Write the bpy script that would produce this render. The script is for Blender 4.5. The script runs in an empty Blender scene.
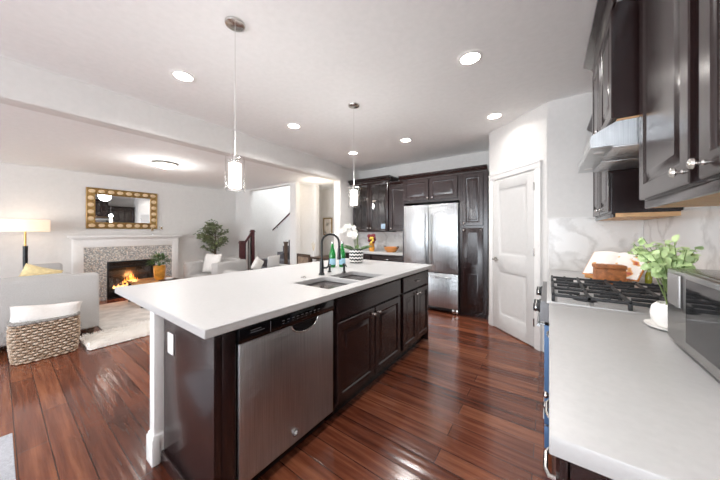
import bpy, bmesh, math, random
from mathutils import Vector, Matrix
random.seed(7)
S = bpy.context.scene
COL = S.collection
PI = math.pi

# ------------------------------------------------------------------ camera, world, light, exposure
YAW = math.radians(35.8)
cd = bpy.data.cameras.new('camera'); cam = bpy.data.objects.new('camera', cd); COL.objects.link(cam)
cam.location = (0, 0, 1.33); cam.rotation_euler = (PI/2, 0, YAW)
cd.sensor_width = 36; cd.lens = 262/720*36; cd.shift_y = -8.5/720; cd.clip_start = .02
S.camera = cam
S.view_settings.view_transform = 'Standard'; S.view_settings.look = 'None'
S.view_settings.gamma = 1; S.view_settings.use_curve_mapping = False
S.view_settings.exposure = 0.25
S.cycles.use_denoising = True; S.cycles.denoising_input_passes = 'RGB_ALBEDO'; S.cycles.denoising_quality = 'HIGH'
S.cycles.max_bounces = 10; S.cycles.diffuse_bounces = 6; S.cycles.glossy_bounces = 5
S.cycles.transparent_max_bounces = 12; S.cycles.transmission_bounces = 8
S.cycles.sample_clamp_indirect = 6.0
S.cycles.caustics_reflective = False; S.cycles.caustics_refractive = False

W = bpy.data.worlds.new('sky'); S.world = W; W.use_nodes = True
W.node_tree.nodes['Background'].inputs[0].default_value = (.80, .90, 1.0, 1)
W.node_tree.nodes['Background'].inputs[1].default_value = 1.6

def area(name, loc, rot, sx, sy, power, col=(1, 1, 1), spread=PI, shape='RECTANGLE'):
    l = bpy.data.lights.new(name, 'AREA'); l.energy = power; l.color = col
    l.shape = shape; l.size = sx; l.size_y = sy; l.spread = spread
    o = bpy.data.objects.new(name, l); COL.objects.link(o); o.location = loc; o.rotation_euler = rot
    return o
# daylight through the glazed doors and windows behind the camera
area('daylight_kitchen_doors', (-1.35, -4.78, 1.25), (-PI/2-.15, 0, PI), 3.6, 2.1, 205, (.86, .93, 1))
area('daylight_living_window', (-5.4, -4.78, 1.35), (-PI/2, 0, PI), 2.6, 1.9, 95, (.90, .95, 1))
area('fill_stairwell', (-6.3, 4.55, 4.2), (0, 0, 0), 1.6, .8, 60, (.90, .95, 1))  # added overhead fill that brightens the stairs; no window here
LAMP_W = 15.0           # each recessed downlight
WARM = (1.0, .985, .965)

# ------------------------------------------------------------------ materials
def lin(h):
    h = h.lstrip('#'); c = [int(h[i:i+2], 16)/255 for i in (0, 2, 4)]
    return tuple((x/12.92 if x <= .04045 else ((x+.055)/1.055)**2.4) for x in c) + (1,)

class NT:
    def __init__(s, name):
        s.m = bpy.data.materials.new(name); s.m.use_nodes = True
        s.t = s.m.node_tree; s.b = s.t.nodes['Principled BSDF']; s.out = s.t.nodes['Material Output']
    def n(s, ty, **kw):
        nd = s.t.nodes.new(ty)
        for k, v in kw.items():
            if k in ('operation', 'blend_type', 'data_type', 'wave_type', 'bands_direction', 'feature', 'interpolation', 'wave_profile', 'distance'): setattr(nd, k, v)
            else: nd.inputs[k.replace('_', ' ')].default_value = v
        return nd
    def l(s, a, ao, b, bi): s.t.links.new(a.outputs[ao], b.inputs[bi])
    def coords(s, scale=(1, 1, 1), rot=(0, 0, 0)):
        tc = s.n('ShaderNodeTexCoord'); mp = s.n('ShaderNodeMapping'); mp.inputs['Scale'].default_value = scale
        mp.inputs['Rotation'].default_value = rot
        s.l(tc, 'Object', mp, 'Vector'); return mp
    def ramp(s, stops):
        r = s.n('ShaderNodeValToRGB'); e = r.color_ramp.elements
        e[0].position, e[0].color = stops[0]; e[1].position, e[1].color = stops[-1]
        for p, c in stops[1:-1]:
            k = e.new(p); k.color = c
        return r
    def bump(s, src, so, strength=.2, dist=.002):
        b = s.n('ShaderNodeBump'); b.inputs['Strength'].default_value = strength; b.inputs['Distance'].default_value = dist
        s.l(src, so, b, 'Height'); s.l(b, 'Normal', s.b, 'Normal'); return b

def simple(name, col, rough=.5, metal=0., spec=.5, noise=.0, nscale=20, bump=0., bscale=200, nsc=(1, 1, 1), emit=None, estr=0, coat=0):
    t = NT(name); c = lin(col) if isinstance(col, str) else col
    t.b.inputs['Base Color'].default_value = c; t.b.inputs['Roughness'].default_value = rough
    t.b.inputs['Metallic'].default_value = metal; t.b.inputs['Specular IOR Level'].default_value = spec
    if coat: t.b.inputs['Coat Weight'].default_value = coat; t.b.inputs['Coat Roughness'].default_value = .12
    mp = t.coords(nsc)
    nz = t.n('ShaderNodeTexNoise', Scale=nscale, Detail=4.)
    t.l(mp, 'Vector', nz, 'Vector')
    k = max(noise, .02)
    r = t.ramp([(.3, tuple(x*(1-k) for x in c[:3])+(1,)), (.7, tuple(min(1, x*(1+k)) for x in c[:3])+(1,))])
    t.l(nz, 'Fac', r, 'Fac'); t.l(r, 'Color', t.b, 'Base Color')
    if bump:
        nb = t.n('ShaderNodeTexNoise', Scale=bscale, Detail=3.); t.l(mp, 'Vector', nb, 'Vector'); t.bump(nb, 'Fac', bump)
    if emit:
        t.b.inputs['Emission Color'].default_value = lin(emit) if isinstance(emit, str) else emit
        t.b.inputs['Emission Strength'].default_value = estr
    return t.m

M = {}
M['wall'] = simple('wall_paint', '#e0dedb', .85, noise=.02, bump=.05, bscale=350, spec=.3)
M['ceiling'] = simple('ceiling_paint', '#f4f4f3', .9, noise=.02, bump=.08, bscale=160, spec=.2)
M['trim'] = simple('white_trim_paint', '#e9e8e6', .35)
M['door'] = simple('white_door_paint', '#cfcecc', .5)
M['espresso'] = simple('espresso_cabinet', '#231515', .25, noise=.18, nscale=6, nsc=(8, 8, 1), spec=.5, coat=.2)
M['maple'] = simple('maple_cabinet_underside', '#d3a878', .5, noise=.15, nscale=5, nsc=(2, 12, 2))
M['quartz'] = simple('white_quartz', '#b3b2b1', .36, noise=.03, nscale=60)
M['black'] = simple('black_metal', '#121214', .35, spec=.5)
M['blackgloss'] = simple('black_gloss', '#0d0e11', .08, spec=.6)
M['iron'] = simple('cast_iron', '#2a2a2c', .55, bump=.2, bscale=300)
M['chrome'] = simple('brushed_nickel', '#c9c6c2', .22, metal=1)
M['knob'] = simple('satin_nickel_knob', '#d9d4cf', .25, metal=1)
M['gold'] = simple('antique_gold', '#9a7845', .4, metal=.6, noise=.25, nscale=60)
M['brass'] = simple('brass', '#c7a564', .3, metal=1)
M['shell'] = simple('cream_oval', '#e0c8a0', .3, noise=.12, nscale=80)
M['mirror'] = simple('mirror_silver', '#e4e4e4', .015, metal=1)
M['sofa'] = simple('sofa_fabric', '#bdbcba', .95, noise=.06, nscale=90, bump=.25, bscale=500, spec=.2)
M['chairfab'] = simple('armchair_fabric', '#b6b4b2', .95, noise=.05, nscale=90, bump=.25, bscale=500, spec=.2)
M['white_fab'] = simple('white_fabric', '#dfdcd8', .95, noise=.03, nscale=50, bump=.2, bscale=300, spec=.2)
M['yellow_fab'] = simple('yellow_knit', '#e8d5a4', .95, noise=.12, nscale=30, bump=.5, bscale=120, spec=.2)
M['shag'] = simple('shag_pile', '#f3efe9', .95, noise=.04, nscale=9, spec=.1)
M['carpet'] = simple('grey_stair_carpet', '#666569', .95, noise=.1, nscale=60, bump=.5, bscale=300, spec=.1)
M['mahog'] = simple('mahogany', '#4b2023', .35, noise=.2, nscale=8)
M['darkwood'] = simple('dark_brown_wood', '#4a382c', .45, noise=.2, nscale=10, nsc=(1, 8, 8))
M['oak'] = simple('honey_wood', '#b98550', .45, noise=.25, nscale=8, nsc=(1, 8, 8))
M['carved'] = simple('carved_wood', '#a8683c', .5, noise=.4, nscale=30, bump=.6, bscale=60)
M['leaf'] = simple('olive_leaf', '#727a58', .5, noise=.3, nscale=15)
M['leaf2'] = simple('eucalyptus_leaf', '#b6cd94', .45, noise=.25, nscale=12)
M['leaf3'] = simple('dark_green_leaf', '#4c6b3c', .45, noise=.3, nscale=15)
M['stem'] = simple('green_stem', '#6d7f4a', .6)
M['bark'] = simple('brown_bark', '#5b4a39', .9, noise=.3)
M['petal'] = simple('white_petal', '#e4e0da', .6)
M['pollen'] = simple('yellow_flower_centre', '#d9b64a', .6)
M['ceramic'] = simple('white_ceramic', '#efedea', .25)
M['terra'] = simple('amber_pot', '#c98b36', .35, noise=.3, nscale=15)
M['redflower'] = simple('dark_red_flower', '#7c2a35', .7, noise=.3, nscale=30)
M['bowlwood'] = simple('orange_wood_bowl', '#c98648', .45, noise=.2, nscale=12)
M['paper'] = simple('book_paper', '#f1ece4', .7)
M['shadewhite'] = simple('lamp_shade_cloth', '#f3e8dc', .9, emit='#ffdcb8', estr=.55)
M['log'] = simple('charred_log', '#4b3a30', .9, noise=.5, nscale=20, bump=.6, bscale=40)
M['steel_sheen'] = simple('steel_blue_daylight_sheen', '#4d6f98', .5, metal=.2)  # steel with reflected blue daylight painted into its colour
M['rugmat'] = simple('pale_knit_mat', '#b4b7be', .95, noise=.2, nscale=120, bump=.8, bscale=150)
M['bright'] = simple('lit_lens', '#ffffff', .5, emit='#fff4e6', estr=14)
M['pendglow'] = simple('lit_frosted_glass', '#ffffff', .4, emit='#ffefdc', estr=3.2)
M['filter'] = simple('hood_filter_mesh', '#b9b9ba', .35, metal=1, bump=.5, bscale=90)
M['blackcord'] = simple('clear_cord', '#d8d8d4', .4)
M['tan'] = simple('taupe_wood', '#8a7765', .6, noise=.25, nscale=12)

def steel():
    t = NT('stainless_steel'); t.b.inputs['Metallic'].default_value = 1
    mp = t.coords((90, 90, 1.2)); nz = t.n('ShaderNodeTexNoise', Scale=3., Detail=5.); t.l(mp, 'Vector', nz, 'Vector')
    r = t.ramp([(.3, lin('#adb0b2')), (.7, lin('#c9cbcc'))]); t.l(nz, 'Fac', r, 'Fac'); t.l(r, 'Color', t.b, 'Base Color')
    t.b.inputs['Roughness'].default_value = .3
    mp2 = t.coords((7, 7, .4)); n2 = t.n('ShaderNodeTexNoise', Scale=1.6, Detail=1.); t.l(mp2, 'Vector', n2, 'Vector')
    mp3 = t.coords((3, 3, 900)); n3 = t.n('ShaderNodeTexNoise', Scale=1., Detail=0.); t.l(mp3, 'Vector', n3, 'Vector')   # brushed lines
    b1 = t.n('ShaderNodeBump'); b1.inputs['Strength'].default_value = .14; b1.inputs['Distance'].default_value = .02; t.l(n2, 'Fac', b1, 'Height')
    b2 = t.n('ShaderNodeBump'); b2.inputs['Strength'].default_value = .8; b2.inputs['Distance'].default_value = .001; t.l(n3, 'Fac', b2, 'Height'); t.l(b1, 'Normal', b2, 'Normal')
    t.l(b2, 'Normal', t.b, 'Normal')
    return t.m
M['steel'] = steel()

def floor_mat():
    t = NT('hand_scraped_hardwood')
    mp = t.coords()
    br = t.n('ShaderNodeTexBrick', Scale=1.0)
    br.offset = .37; br.offset_frequency = 2
    br.inputs['Brick Width'].default_value = 1.25; br.inputs['Row Height'].default_value = .127
    br.inputs['Mortar Size'].default_value = .0022; br.inputs['Mortar Smooth'].default_value = .1
    br.inputs['Bias'].default_value = 0.
    br.inputs['Color1'].default_value = (0, 0, 0, 1); br.inputs['Color2'].default_value = (1, 1, 1, 1); br.inputs['Mortar'].default_value = (.5, .5, .5, 1)
    t.l(mp, 'Vector', br, 'Vector')
    mg = t.coords((.9, 15, 1)); ng = t.n('ShaderNodeTexNoise', Scale=2.2, Detail=4., Roughness=.55, Distortion=.15); t.l(mg, 'Vector', ng, 'Vector')
    mixv = t.n('ShaderNodeMath', operation='MULTIPLY'); mixv.inputs[1].default_value = .38; t.l(br, 'Color', mixv, 0)
    add = t.n('ShaderNodeMath', operation='ADD'); t.l(mixv, 'Value', add, 0); t.l(ng, 'Fac', add, 1)
    r = t.ramp([(.24, lin('#2c150d')), (.48, lin('#54291b')), (.74, lin('#703e2b')), (1.0, lin('#8b563c'))])
    t.l(add, 'Value', r, 'Fac')
    mx = t.n('ShaderNodeMix', data_type='RGBA'); mx.inputs['B'].default_value = lin('#1c0d09')
    t.t.links.new(br.outputs['Fac'], mx.inputs['Factor']); t.t.links.new(r.outputs['Color'], mx.inputs[6]); mx.inputs[7].default_value = lin('#1c0d09')
    t.t.links.new(mx.outputs[2], t.b.inputs['Base Color'])
    t.b.inputs['Roughness'].default_value = .18
    t.b.inputs['Specular IOR Level'].default_value = .62
    # hand-scraped waviness and bevelled joints
    mw = t.coords((1.5, 30, 1)); nw = t.n('ShaderNodeTexNoise', Scale=1., Detail=0.); t.l(mw, 'Vector', nw, 'Vector')
    sub = t.n('ShaderNodeMath', operation='SUBTRACT'); k_ = t.n('ShaderNodeMath', operation='MULTIPLY'); k_.inputs[1].default_value = .55; t.l(nw, 'Fac', k_, 0); t.l(k_, 'Value', sub, 0); t.l(br, 'Fac', sub, 1)
    t.bump(sub, 'Value', .4, .008)
    return t.m
M['floor'] = floor_mat()

def marble():
    t = NT('veined_marble'); mp = t.coords((1, 1, 1), (.3, .5, .2))
    nz = t.n('ShaderNodeTexNoise', Scale=1.6, Detail=6., Roughness=.6); t.l(mp, 'Vector', nz, 'Vector')
    mx = t.n('ShaderNodeMix', data_type='RGBA'); mx.inputs[0].default_value = .35
    t.l(mp, 'Vector', mx, 6); t.t.links.new(nz.outputs['Color'], mx.inputs[7])
    w = t.n('ShaderNodeTexNoise', Scale=2.3, Detail=3.); t.t.links.new(mx.outputs[2], w.inputs['Vector'])
    r = t.ramp([(.0, lin('#e2e0dd')), (.46, lin('#e2e0dd')), (.50, lin('#cbc8c4')), (.535, lin('#e4e2df')), (1, lin('#dbd8d5'))])
    t.l(w, 'Fac', r, 'Fac'); t.l(r, 'Color', t.b, 'Base Color'); t.b.inputs['Roughness'].default_value = .2
    return t.m
M['marble'] = marble()

def mosaic():
    t = NT('pebble_mosaic_tile'); mp = t.coords()
    v = t.n('ShaderNodeTexVoronoi', Scale=75.); t.l(mp, 'Vector', v, 'Vector')
    r = t.ramp([(.1, lin('#8b8f93')), (.3, lin('#b4b0aa')), (.5, lin('#dedad4')), (.7, lin('#c4b4a0')), (.9, lin('#e6e3de'))]); r.color_ramp.interpolation = 'CONSTANT'
    sep = t.n('ShaderNodeSeparateColor'); t.l(v, 'Color', sep, 'Color'); t.l(sep, 'Red', r, 'Fac')
    t.l(r, 'Color', t.b, 'Base Color'); t.b.inputs['Roughness'].default_value = .35
    ve = t.n('ShaderNodeTexVoronoi', Scale=75., feature='DISTANCE_TO_EDGE'); t.l(mp, 'Vector', ve, 'Vector'); t.bump(ve, 'Distance', .5, .004)
    return t.m
M['mosaic'] = mosaic()

def glass(name, tint=(1, 1, 1, 1), rough=0., alpha=.12):
    t = NT(name); tr = t.n('ShaderNodeBsdfTransparent'); tr.inputs[0].default_value = tint
    gl = t.n('ShaderNodeBsdfGlossy'); gl.inputs['Roughness'].default_value = rough
    fr = t.n('ShaderNodeLayerWeight', Blend=.5); mx = t.n('ShaderNodeMixShader')
    pw = t.n('ShaderNodeMath', operation='POWER'); pw.inputs[1].default_value = 5.; t.l(fr, 'Facing', pw, 0)
    sc = t.n('ShaderNodeMath', operation='MULTIPLY'); sc.inputs[1].default_value = .6; t.l(pw, 'Value', sc, 0)
    ad = t.n('ShaderNodeMath', operation='ADD'); ad.inputs[1].default_value = alpha*.4; t.l(sc, 'Value', ad, 0)
    t.l(ad, 'Value', mx, 'Fac'); t.l(tr, 'BSDF', mx, 1); t.l(gl, 'BSDF', mx, 2); t.l(mx, 'Shader', t.out, 'Surface')
    return t.m
M['glass'] = glass('clear_glass')
M['green_glass'] = simple('green_bottle_glass', '#1f9a45', .08, spec=.7); M['green_glass'].node_tree.nodes['Principled BSDF'].inputs['Transmission Weight'].default_value = .55
M['oven_glass'] = simple('dark_door_glass', '#1c1c1e', .05, spec=.7)

def basket_mat():
    t = NT('woven_seagrass'); mp = t.coords()
    n = t.n('ShaderNodeTexNoise', Scale=38., Detail=2.); t.l(mp, 'Vector', n, 'Vector')
    r = t.ramp([(.30, lin('#8e7660')), (.46, lin('#b39c85')), (.60, lin('#cfc0ae')), (.74, lin('#a19587'))]); t.l(n, 'Fac', r, 'Fac'); t.l(r, 'Color', t.b, 'Base Color')
    t.b.inputs['Roughness'].default_value = .8
    return t.m
M['weave'] = basket_mat()

def chevron():
    t = NT('black_white_chevron'); tc = t.n('ShaderNodeTexCoord'); sp = t.n('ShaderNodeSeparateXYZ'); t.l(tc, 'Object', sp, 'Vector')
    at = t.n('ShaderNodeMath', operation='ARCTAN2'); t.l(sp, 'Y', at, 0); t.l(sp, 'X', at, 1)
    m1 = t.n('ShaderNodeMath', operation='MULTIPLY'); m1.inputs[1].default_value = 13/(2*PI); t.l(at, 'Value', m1, 0)
    pp = t.n('ShaderNodeMath', operation='PINGPONG'); pp.inputs[1].default_value = .5; t.l(m1, 'Value', pp, 0)
    m2 = t.n('ShaderNodeMath', operation='MULTIPLY'); m2.inputs[1].default_value = .030; t.l(pp, 'Value', m2, 0)
    ad = t.n('ShaderNodeMath', operation='ADD'); t.l(sp, 'Z', ad, 0); t.l(m2, 'Value', ad, 1)
    dv = t.n('ShaderNodeMath', operation='MULTIPLY'); dv.inputs[1].default_value = 1/.043; t.l(ad, 'Value', dv, 0)
    fr = t.n('ShaderNodeMath', operation='FRACT'); t.l(dv, 'Value', fr, 0)
    gt = t.n('ShaderNodeMath', operation='GREATER_THAN'); gt.inputs[1].default_value = .52; t.l(fr, 'Value', gt, 0)
    r = t.ramp([(0, lin('#1c1d20')), (1, lin('#f1efec'))]); t.l(gt, 'Value', r, 'Fac'); t.l(r, 'Color', t.b, 'Base Color'); t.b.inputs['Roughness'].default_value = .3
    return t.m
M['chevron'] = chevron()

def flame_mat():
    t = NT('gas_flame'); tc = t.n('ShaderNodeTexCoord'); sp = t.n('ShaderNodeSeparateXYZ'); t.l(tc, 'Generated', sp, 'Vector')
    r = t.ramp([(0, lin('#ffd890')), (.3, lin('#ff9a3c')), (1, lin('#d8481a'))]); t.l(sp, 'Z', r, 'Fac')
    t.b.inputs['Base Color'].default_value = (.2, .05, .01, 1); t.l(r, 'Color', t.b, 'Emission Color'); t.b.inputs['Emission Strength'].default_value = 2.4
    return t.m
M['flame'] = flame_mat()

def artwork():
    t = NT('abstract_print'); mp = t.coords((3, 3, 2)); n = t.n('ShaderNodeTexNoise', Scale=2.5, Detail=2.); t.l(mp, 'Vector', n, 'Vector')
    r = t.ramp([(.3, lin('#6d6a5f')), (.45, lin('#d8d0c4')), (.6, lin('#efe9e0')), (.75, lin('#9a8d79'))]); t.l(n, 'Fac', r, 'Fac'); t.l(r, 'Color', t.b, 'Base Color')
    return t.m
M['art'] = artwork()
def bookpage():
    t = NT('printed_cookbook_page'); mp = t.coords((5, 5, 9)); n = t.n('ShaderNodeTexNoise', Scale=2.2, Detail=1.); t.l(mp, 'Vector', n, 'Vector')
    r = t.ramp([(.30, lin('#b8553c')), (.37, lin('#e0a45c')), (.42, lin('#f1ece4')), (.9, lin('#f3efe8'))]); t.l(n, 'Fac', r, 'Fac'); t.l(r, 'Color', t.b, 'Base Color'); t.b.inputs['Roughness'].default_value = .5
    return t.m
M['page'] = bookpage()

# ------------------------------------------------------------------ geometry helpers
class G:
    """collects shapes; build() links them as one mesh object"""
    def __init__(s): s.bm = bmesh.new(); s.mi = 0; s.mats = None
    def _merge(s, b, Mx=None):
        if Mx is not None: bmesh.ops.transform(b, matrix=Mx, verts=b.verts)
        for f in b.faces: f.material_index = s.mi
        me = bpy.data.meshes.new('tmp'); b.to_mesh(me); b.free(); s.bm.from_mesh(me); bpy.data.meshes.remove(me); return s
    def box(s, x0, y0, z0, x1, y1, z1, bev=0., Mx=None, seg=2):
        b = bmesh.new(); bmesh.ops.create_cube(b, size=1)
        for v in b.verts: v.co = Vector(((x0+x1)/2+v.co.x*(x1-x0), (y0+y1)/2+v.co.y*(y1-y0), (z0+z1)/2+v.co.z*(z1-z0)))
        if bev: bmesh.ops.bevel(b, geom=b.edges[:], offset=bev, segments=seg, profile=.5, affect='EDGES')
        return s._merge(b, Mx)
    def cyl(s, p0, p1, r0, r1=None, seg=20, cap=True, Mx=None):
        r1 = r0 if r1 is None else r1; p0, p1 = Vector(p0), Vector(p1); d = p1-p0
        b = bmesh.new(); bmesh.ops.create_cone(b, cap_ends=cap, segments=seg, radius1=r0, radius2=r1, depth=d.length)
        R = Vector((0, 0, 1)).rotation_difference(d).to_matrix().to_4x4()
        bmesh.ops.transform(b, matrix=Matrix.Translation((p0+p1)/2) @ R, verts=b.verts)
        return s._merge(b, Mx)
    def sph(s, c, r, sc=(1, 1, 1), u=16, v=10, Mx=None):
        b = bmesh.new(); bmesh.ops.create_uvsphere(b, u_segments=u, v_segments=v, radius=r)
        for q in b.verts: q.co = Vector((c[0]+q.co.x*sc[0], c[1]+q.co.y*sc[1], c[2]+q.co.z*sc[2]))
        return s._merge(b, Mx)
    def lathe(s, prof, c=(0, 0, 0), seg=28, Mx=None, sc=(1, 1)):
        b = bmesh.new(); rings = []
        for r, z in prof:
            if r < 1e-5: rings.append([b.verts.new((c[0], c[1], c[2]+z))])
            else: rings.append([b.verts.new((c[0]+sc[0]*r*math.cos(2*PI*k/seg), c[1]+sc[1]*r*math.sin(2*PI*k/seg), c[2]+z)) for k in range(seg)])
        for A, B in zip(rings, rings[1:]):
            for k in range(seg):
                q = [A[k % len(A)], A[(k+1) % len(A)], B[(k+1) % len(B)], B[k % len(B)]]
                q = list(dict.fromkeys(q))
                if len(q) > 2: b.faces.new(q)
        return s._merge(b, Mx)
    def tube(s, pts, r, seg=8, closed=False, Mx=None):
        pts = [Vector(p) for p in pts]; n = len(pts); b = bmesh.new(); rings = []
        rr = r if isinstance(r, (list, tuple)) else [r]*n
        up = None
        for i, p in enumerate(pts):
            a = pts[(i-1) % n] if (closed or i) else p; c = pts[(i+1) % n] if (closed or i < n-1) else p
            t = (c-a).normalized()
            if up is None: up = t.orthogonal().normalized()
            up = (up - t*up.dot(t)).normalized(); w = t.cross(up)
            rings.append([b.verts.new(p+(up*math.cos(2*PI*k/seg)+w*math.sin(2*PI*k/seg))*rr[i]) for k in range(seg)])
        for i in range(n if closed else n-1):
            A, B = rings[i], rings[(i+1) % n]
            for k in range(seg): b.faces.new((A[k], A[(k+1) % seg], B[(k+1) % seg], B[k]))
        if not closed: b.faces.new(rings[0][::-1]); b.faces.new(rings[-1])
        return s._merge(b, Mx)
    def prism(s, pts, axis, a0, a1, bev=0, Mx=None):
        """pts: 2D outline; axis: extrusion axis 0/1/2; the other two coords in order"""
        b = bmesh.new()
        def mk(p, a):
            q = [p[0], p[1]]; q.insert(axis, a); return b.verts.new(q)
        A = [mk(p, a0) for p in pts]; B = [mk(p, a1) for p in pts]; n = len(pts)
        b.faces.new(A); b.faces.new(B[::-1])
        for i in range(n): b.faces.new((A[i], B[i], B[(i+1) % n], A[(i+1) % n]))
        bmesh.ops.recalc_face_normals(b, faces=b.faces)
        if bev: bmesh.ops.bevel(b, geom=b.edges[:], offset=bev, segments=2, profile=.5, affect='EDGES')
        return s._merge(b, Mx)
    def rings(s, rects, Mx, cap=True):
        """rects: list of (x0,z0,x1,z1,depth) -> nested rectangle surface; depth along local -Y"""
        b = bmesh.new(); R = []
        for x0, z0, x1, z1, d in rects: R.append([b.verts.new(p) for p in ((x0, -d, z0), (x1, -d, z0), (x1, -d, z1), (x0, -d, z1))])
        for A, B in zip(R, R[1:]):
            for k in range(4): b.faces.new((A[k], A[(k+1) % 4], B[(k+1) % 4], B[k]))
        if cap: b.faces.new(R[-1])
        return s._merge(b, Mx)
    def cushion(s, w, h, t, Mx, n=14, pw=4, sag=0.):
        b = bmesh.new(); gr = {}
        for sd in (1, -1):
            for i in range(n+1):
                for j in range(n+1):
                    x, y = 2*i/n-1, 2*j/n-1
                    th = max(0., (1-abs(x)**pw)*(1-abs(y)**pw))**.55
                    if th == 0 and sd == -1: gr[(sd, i, j)] = gr[(1, i, j)]; continue
                    pin = 1-.07*(1-abs(x)**2)*abs(y)**3; pin2 = 1-.07*(1-abs(y)**2)*abs(x)**3
                    gr[(sd, i, j)] = b.verts.new((x*w/2*pin2, sd*t/2*th + sag*math.sin(3*x+2*y)*.5*(1-x*x), y*h/2*pin))
            for i in range(n):
                for j in range(n):
                    q = [gr[(sd, i, j)], gr[(sd, i+1, j)], gr[(sd, i+1, j+1)], gr[(sd, i, j+1)]]
                    if len(set(q)) == 4: b.faces.new(q if sd == -1 else q[::-1])
        bmesh.ops.recalc_face_normals(b, faces=b.faces)
        return s._merge(b, Mx)
    def leaf(s, p, d, up, L, w, curl=.1):
        d = Vector(d).normalized(); up = Vector(up); sd = d.cross(up)
        sd = sd.normalized() if sd.length > 1e-4 else d.orthogonal().normalized(); nn = sd.cross(d)
        p = Vector(p); bm = s.bm
        ps = [(0, 0), (.25, .42), (.55, .5), (.85, .28), (1, 0), (.85, -.28), (.55, -.5), (.25, -.42)]
        vs = [bm.verts.new(p+d*(a*L)+sd*(c*w)+nn*(-curl*L*a*a+abs(c)*w*.25)) for a, c in ps]
        f1 = bm.faces.new([vs[0], vs[1], vs[2], vs[3], vs[4]]); f2 = bm.faces.new([vs[0], vs[4], vs[5], vs[6], vs[7]])
        f1.material_index = f2.material_index = s.mi
        return s
    def build(s, name, mat, parent=None, angle=35, local=False, smooth=True):
        me = bpy.data.meshes.new(name)
        mats = mat if isinstance(mat, list) else [mat]
        o = bpy.data.objects.new(name, me)
        if parent is None:
            lo = Vector((1e9,)*3); hi = -lo
            for v in s.bm.verts:
                for k in range(3): lo[k] = min(lo[k], v.co[k]); hi[k] = max(hi[k], v.co[k])
            org = Vector(((lo.x+hi.x)/2, (lo.y+hi.y)/2, lo.z)) if not local else Vector((0, 0, 0))
            o.location = org
        else:
            org = Vector((0, 0, 0)) if local else wloc(parent); o.parent = parent
        bmesh.ops.translate(s.bm, vec=-org, verts=s.bm.verts)
        s.bm.to_mesh(me); s.bm.free()
        for m in mats: me.materials.append(m if not isinstance(m, str) else M[m])
        if smooth:
            me.polygons.foreach_set('use_smooth', [True]*len(me.polygons)); me.set_sharp_from_angle(angle=math.radians(angle))
        COL.objects.link(o); return o
def wloc(o):
    v = Vector((0, 0, 0))
    while o: v += o.location; o = o.parent
    return v
def tag(o, label=None, cat=None, group=None, kind=None):
    if label: o['label'] = label
    if cat: o['category'] = cat
    if group: o['group'] = group
    if kind: o['kind'] = kind
    return o
def thing(name, label, cat, loc=(0, 0, 0), rz=0, group=None):
    o = bpy.data.objects.new(name, None); COL.objects.link(o); o.empty_display_size = .1
    o.location = loc; o.rotation_euler = (0, 0, rz); return tag(o, label, cat, group)
def copy_tree(o, parent=None):
    c = o.copy(); COL.objects.link(c)
    if parent: c.parent = parent
    for ch in list(o.children): copy_tree(ch, c)
    return c
def struct(name, g, mat, parent=None, **kw):
    o = g.build(name, mat, parent, **kw)
    if parent is None: o['kind'] = 'structure'
    return o
def frame_m(xa, da, org):
    """local x -> xa, local -y (depth towards viewer) -> da, z up"""
    xa, da = Vector(xa).normalized(), Vector(da).normalized(); y = -da
    return Matrix(((xa.x, y.x, 0, org[0]), (xa.y, y.y, 0, org[1]), (0, 0, 1, org[2]), (0, 0, 0, 1)))
def face_mY(x, y, z): return frame_m((1, 0, 0), (0, -1, 0), (x, y, z))      # faces -Y
def face_pX(x, y, z): return frame_m((0, 1, 0), (1, 0, 0), (x, y, z))       # faces +X, local x -> +Y
def face_mX(x, y, z): return frame_m((0, -1, 0), (-1, 0, 0), (x, y, z))     # faces -X, local x -> -Y
def raised(g, Mx, x0, z0, w, h, st=.055, t=.02):
    """raised-panel door slab, back at depth 0"""
    def R(i, d): return (x0+i, z0+i, x0+w-i, z0+h-i, d)
    k = min(1., min(w, h)/.30)
    st = min(st, min(w, h)*.24)
    g.rings([R(0, 0), R(0, t-.004), R(.004, t), R(st-.004, t), R(st, t-.003), R(st+.004*k, t-.010), R(st+.012*k, t-.012), R(st+.016*k, t-.012), R(st+.045*k, t-.001), R(st+.05*k, t-.001)], Mx)
def knob(parent, Mx, x, z, d=.02, mat='knob', r=.014):
    g = G(); T = Mx @ Matrix.Translation((x, -d, z)) @ Matrix.Rotation(PI/2, 4, 'X')
    g.lathe([(0, 0), (.008, 0), (.008, .002), (.005, .006), (.005, .012), (r*.7, .016), (r, .021), (r*.9, .027), (r*.5, .031), (0, .032)], seg=14, Mx=T)
    return g.build('knob', mat, parent)
def bar_handle(parent, p0, p1, out, r=.006, stand=.035, mat='chrome', name='handle', inset=.0):
    p0, p1, out = Vector(p0), Vector(p1), Vector(out).normalized()
    d = (p1-p0).normalized(); g = G()
    g.cyl(p0+out*stand, p1+out*stand, r, seg=12)
    for p in (p0+d*(.03+inset), p1-d*(.03+inset)): g.cyl(p, p+out*stand, r*.85, seg=10)
    return g.build(name, mat, parent)

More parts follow.
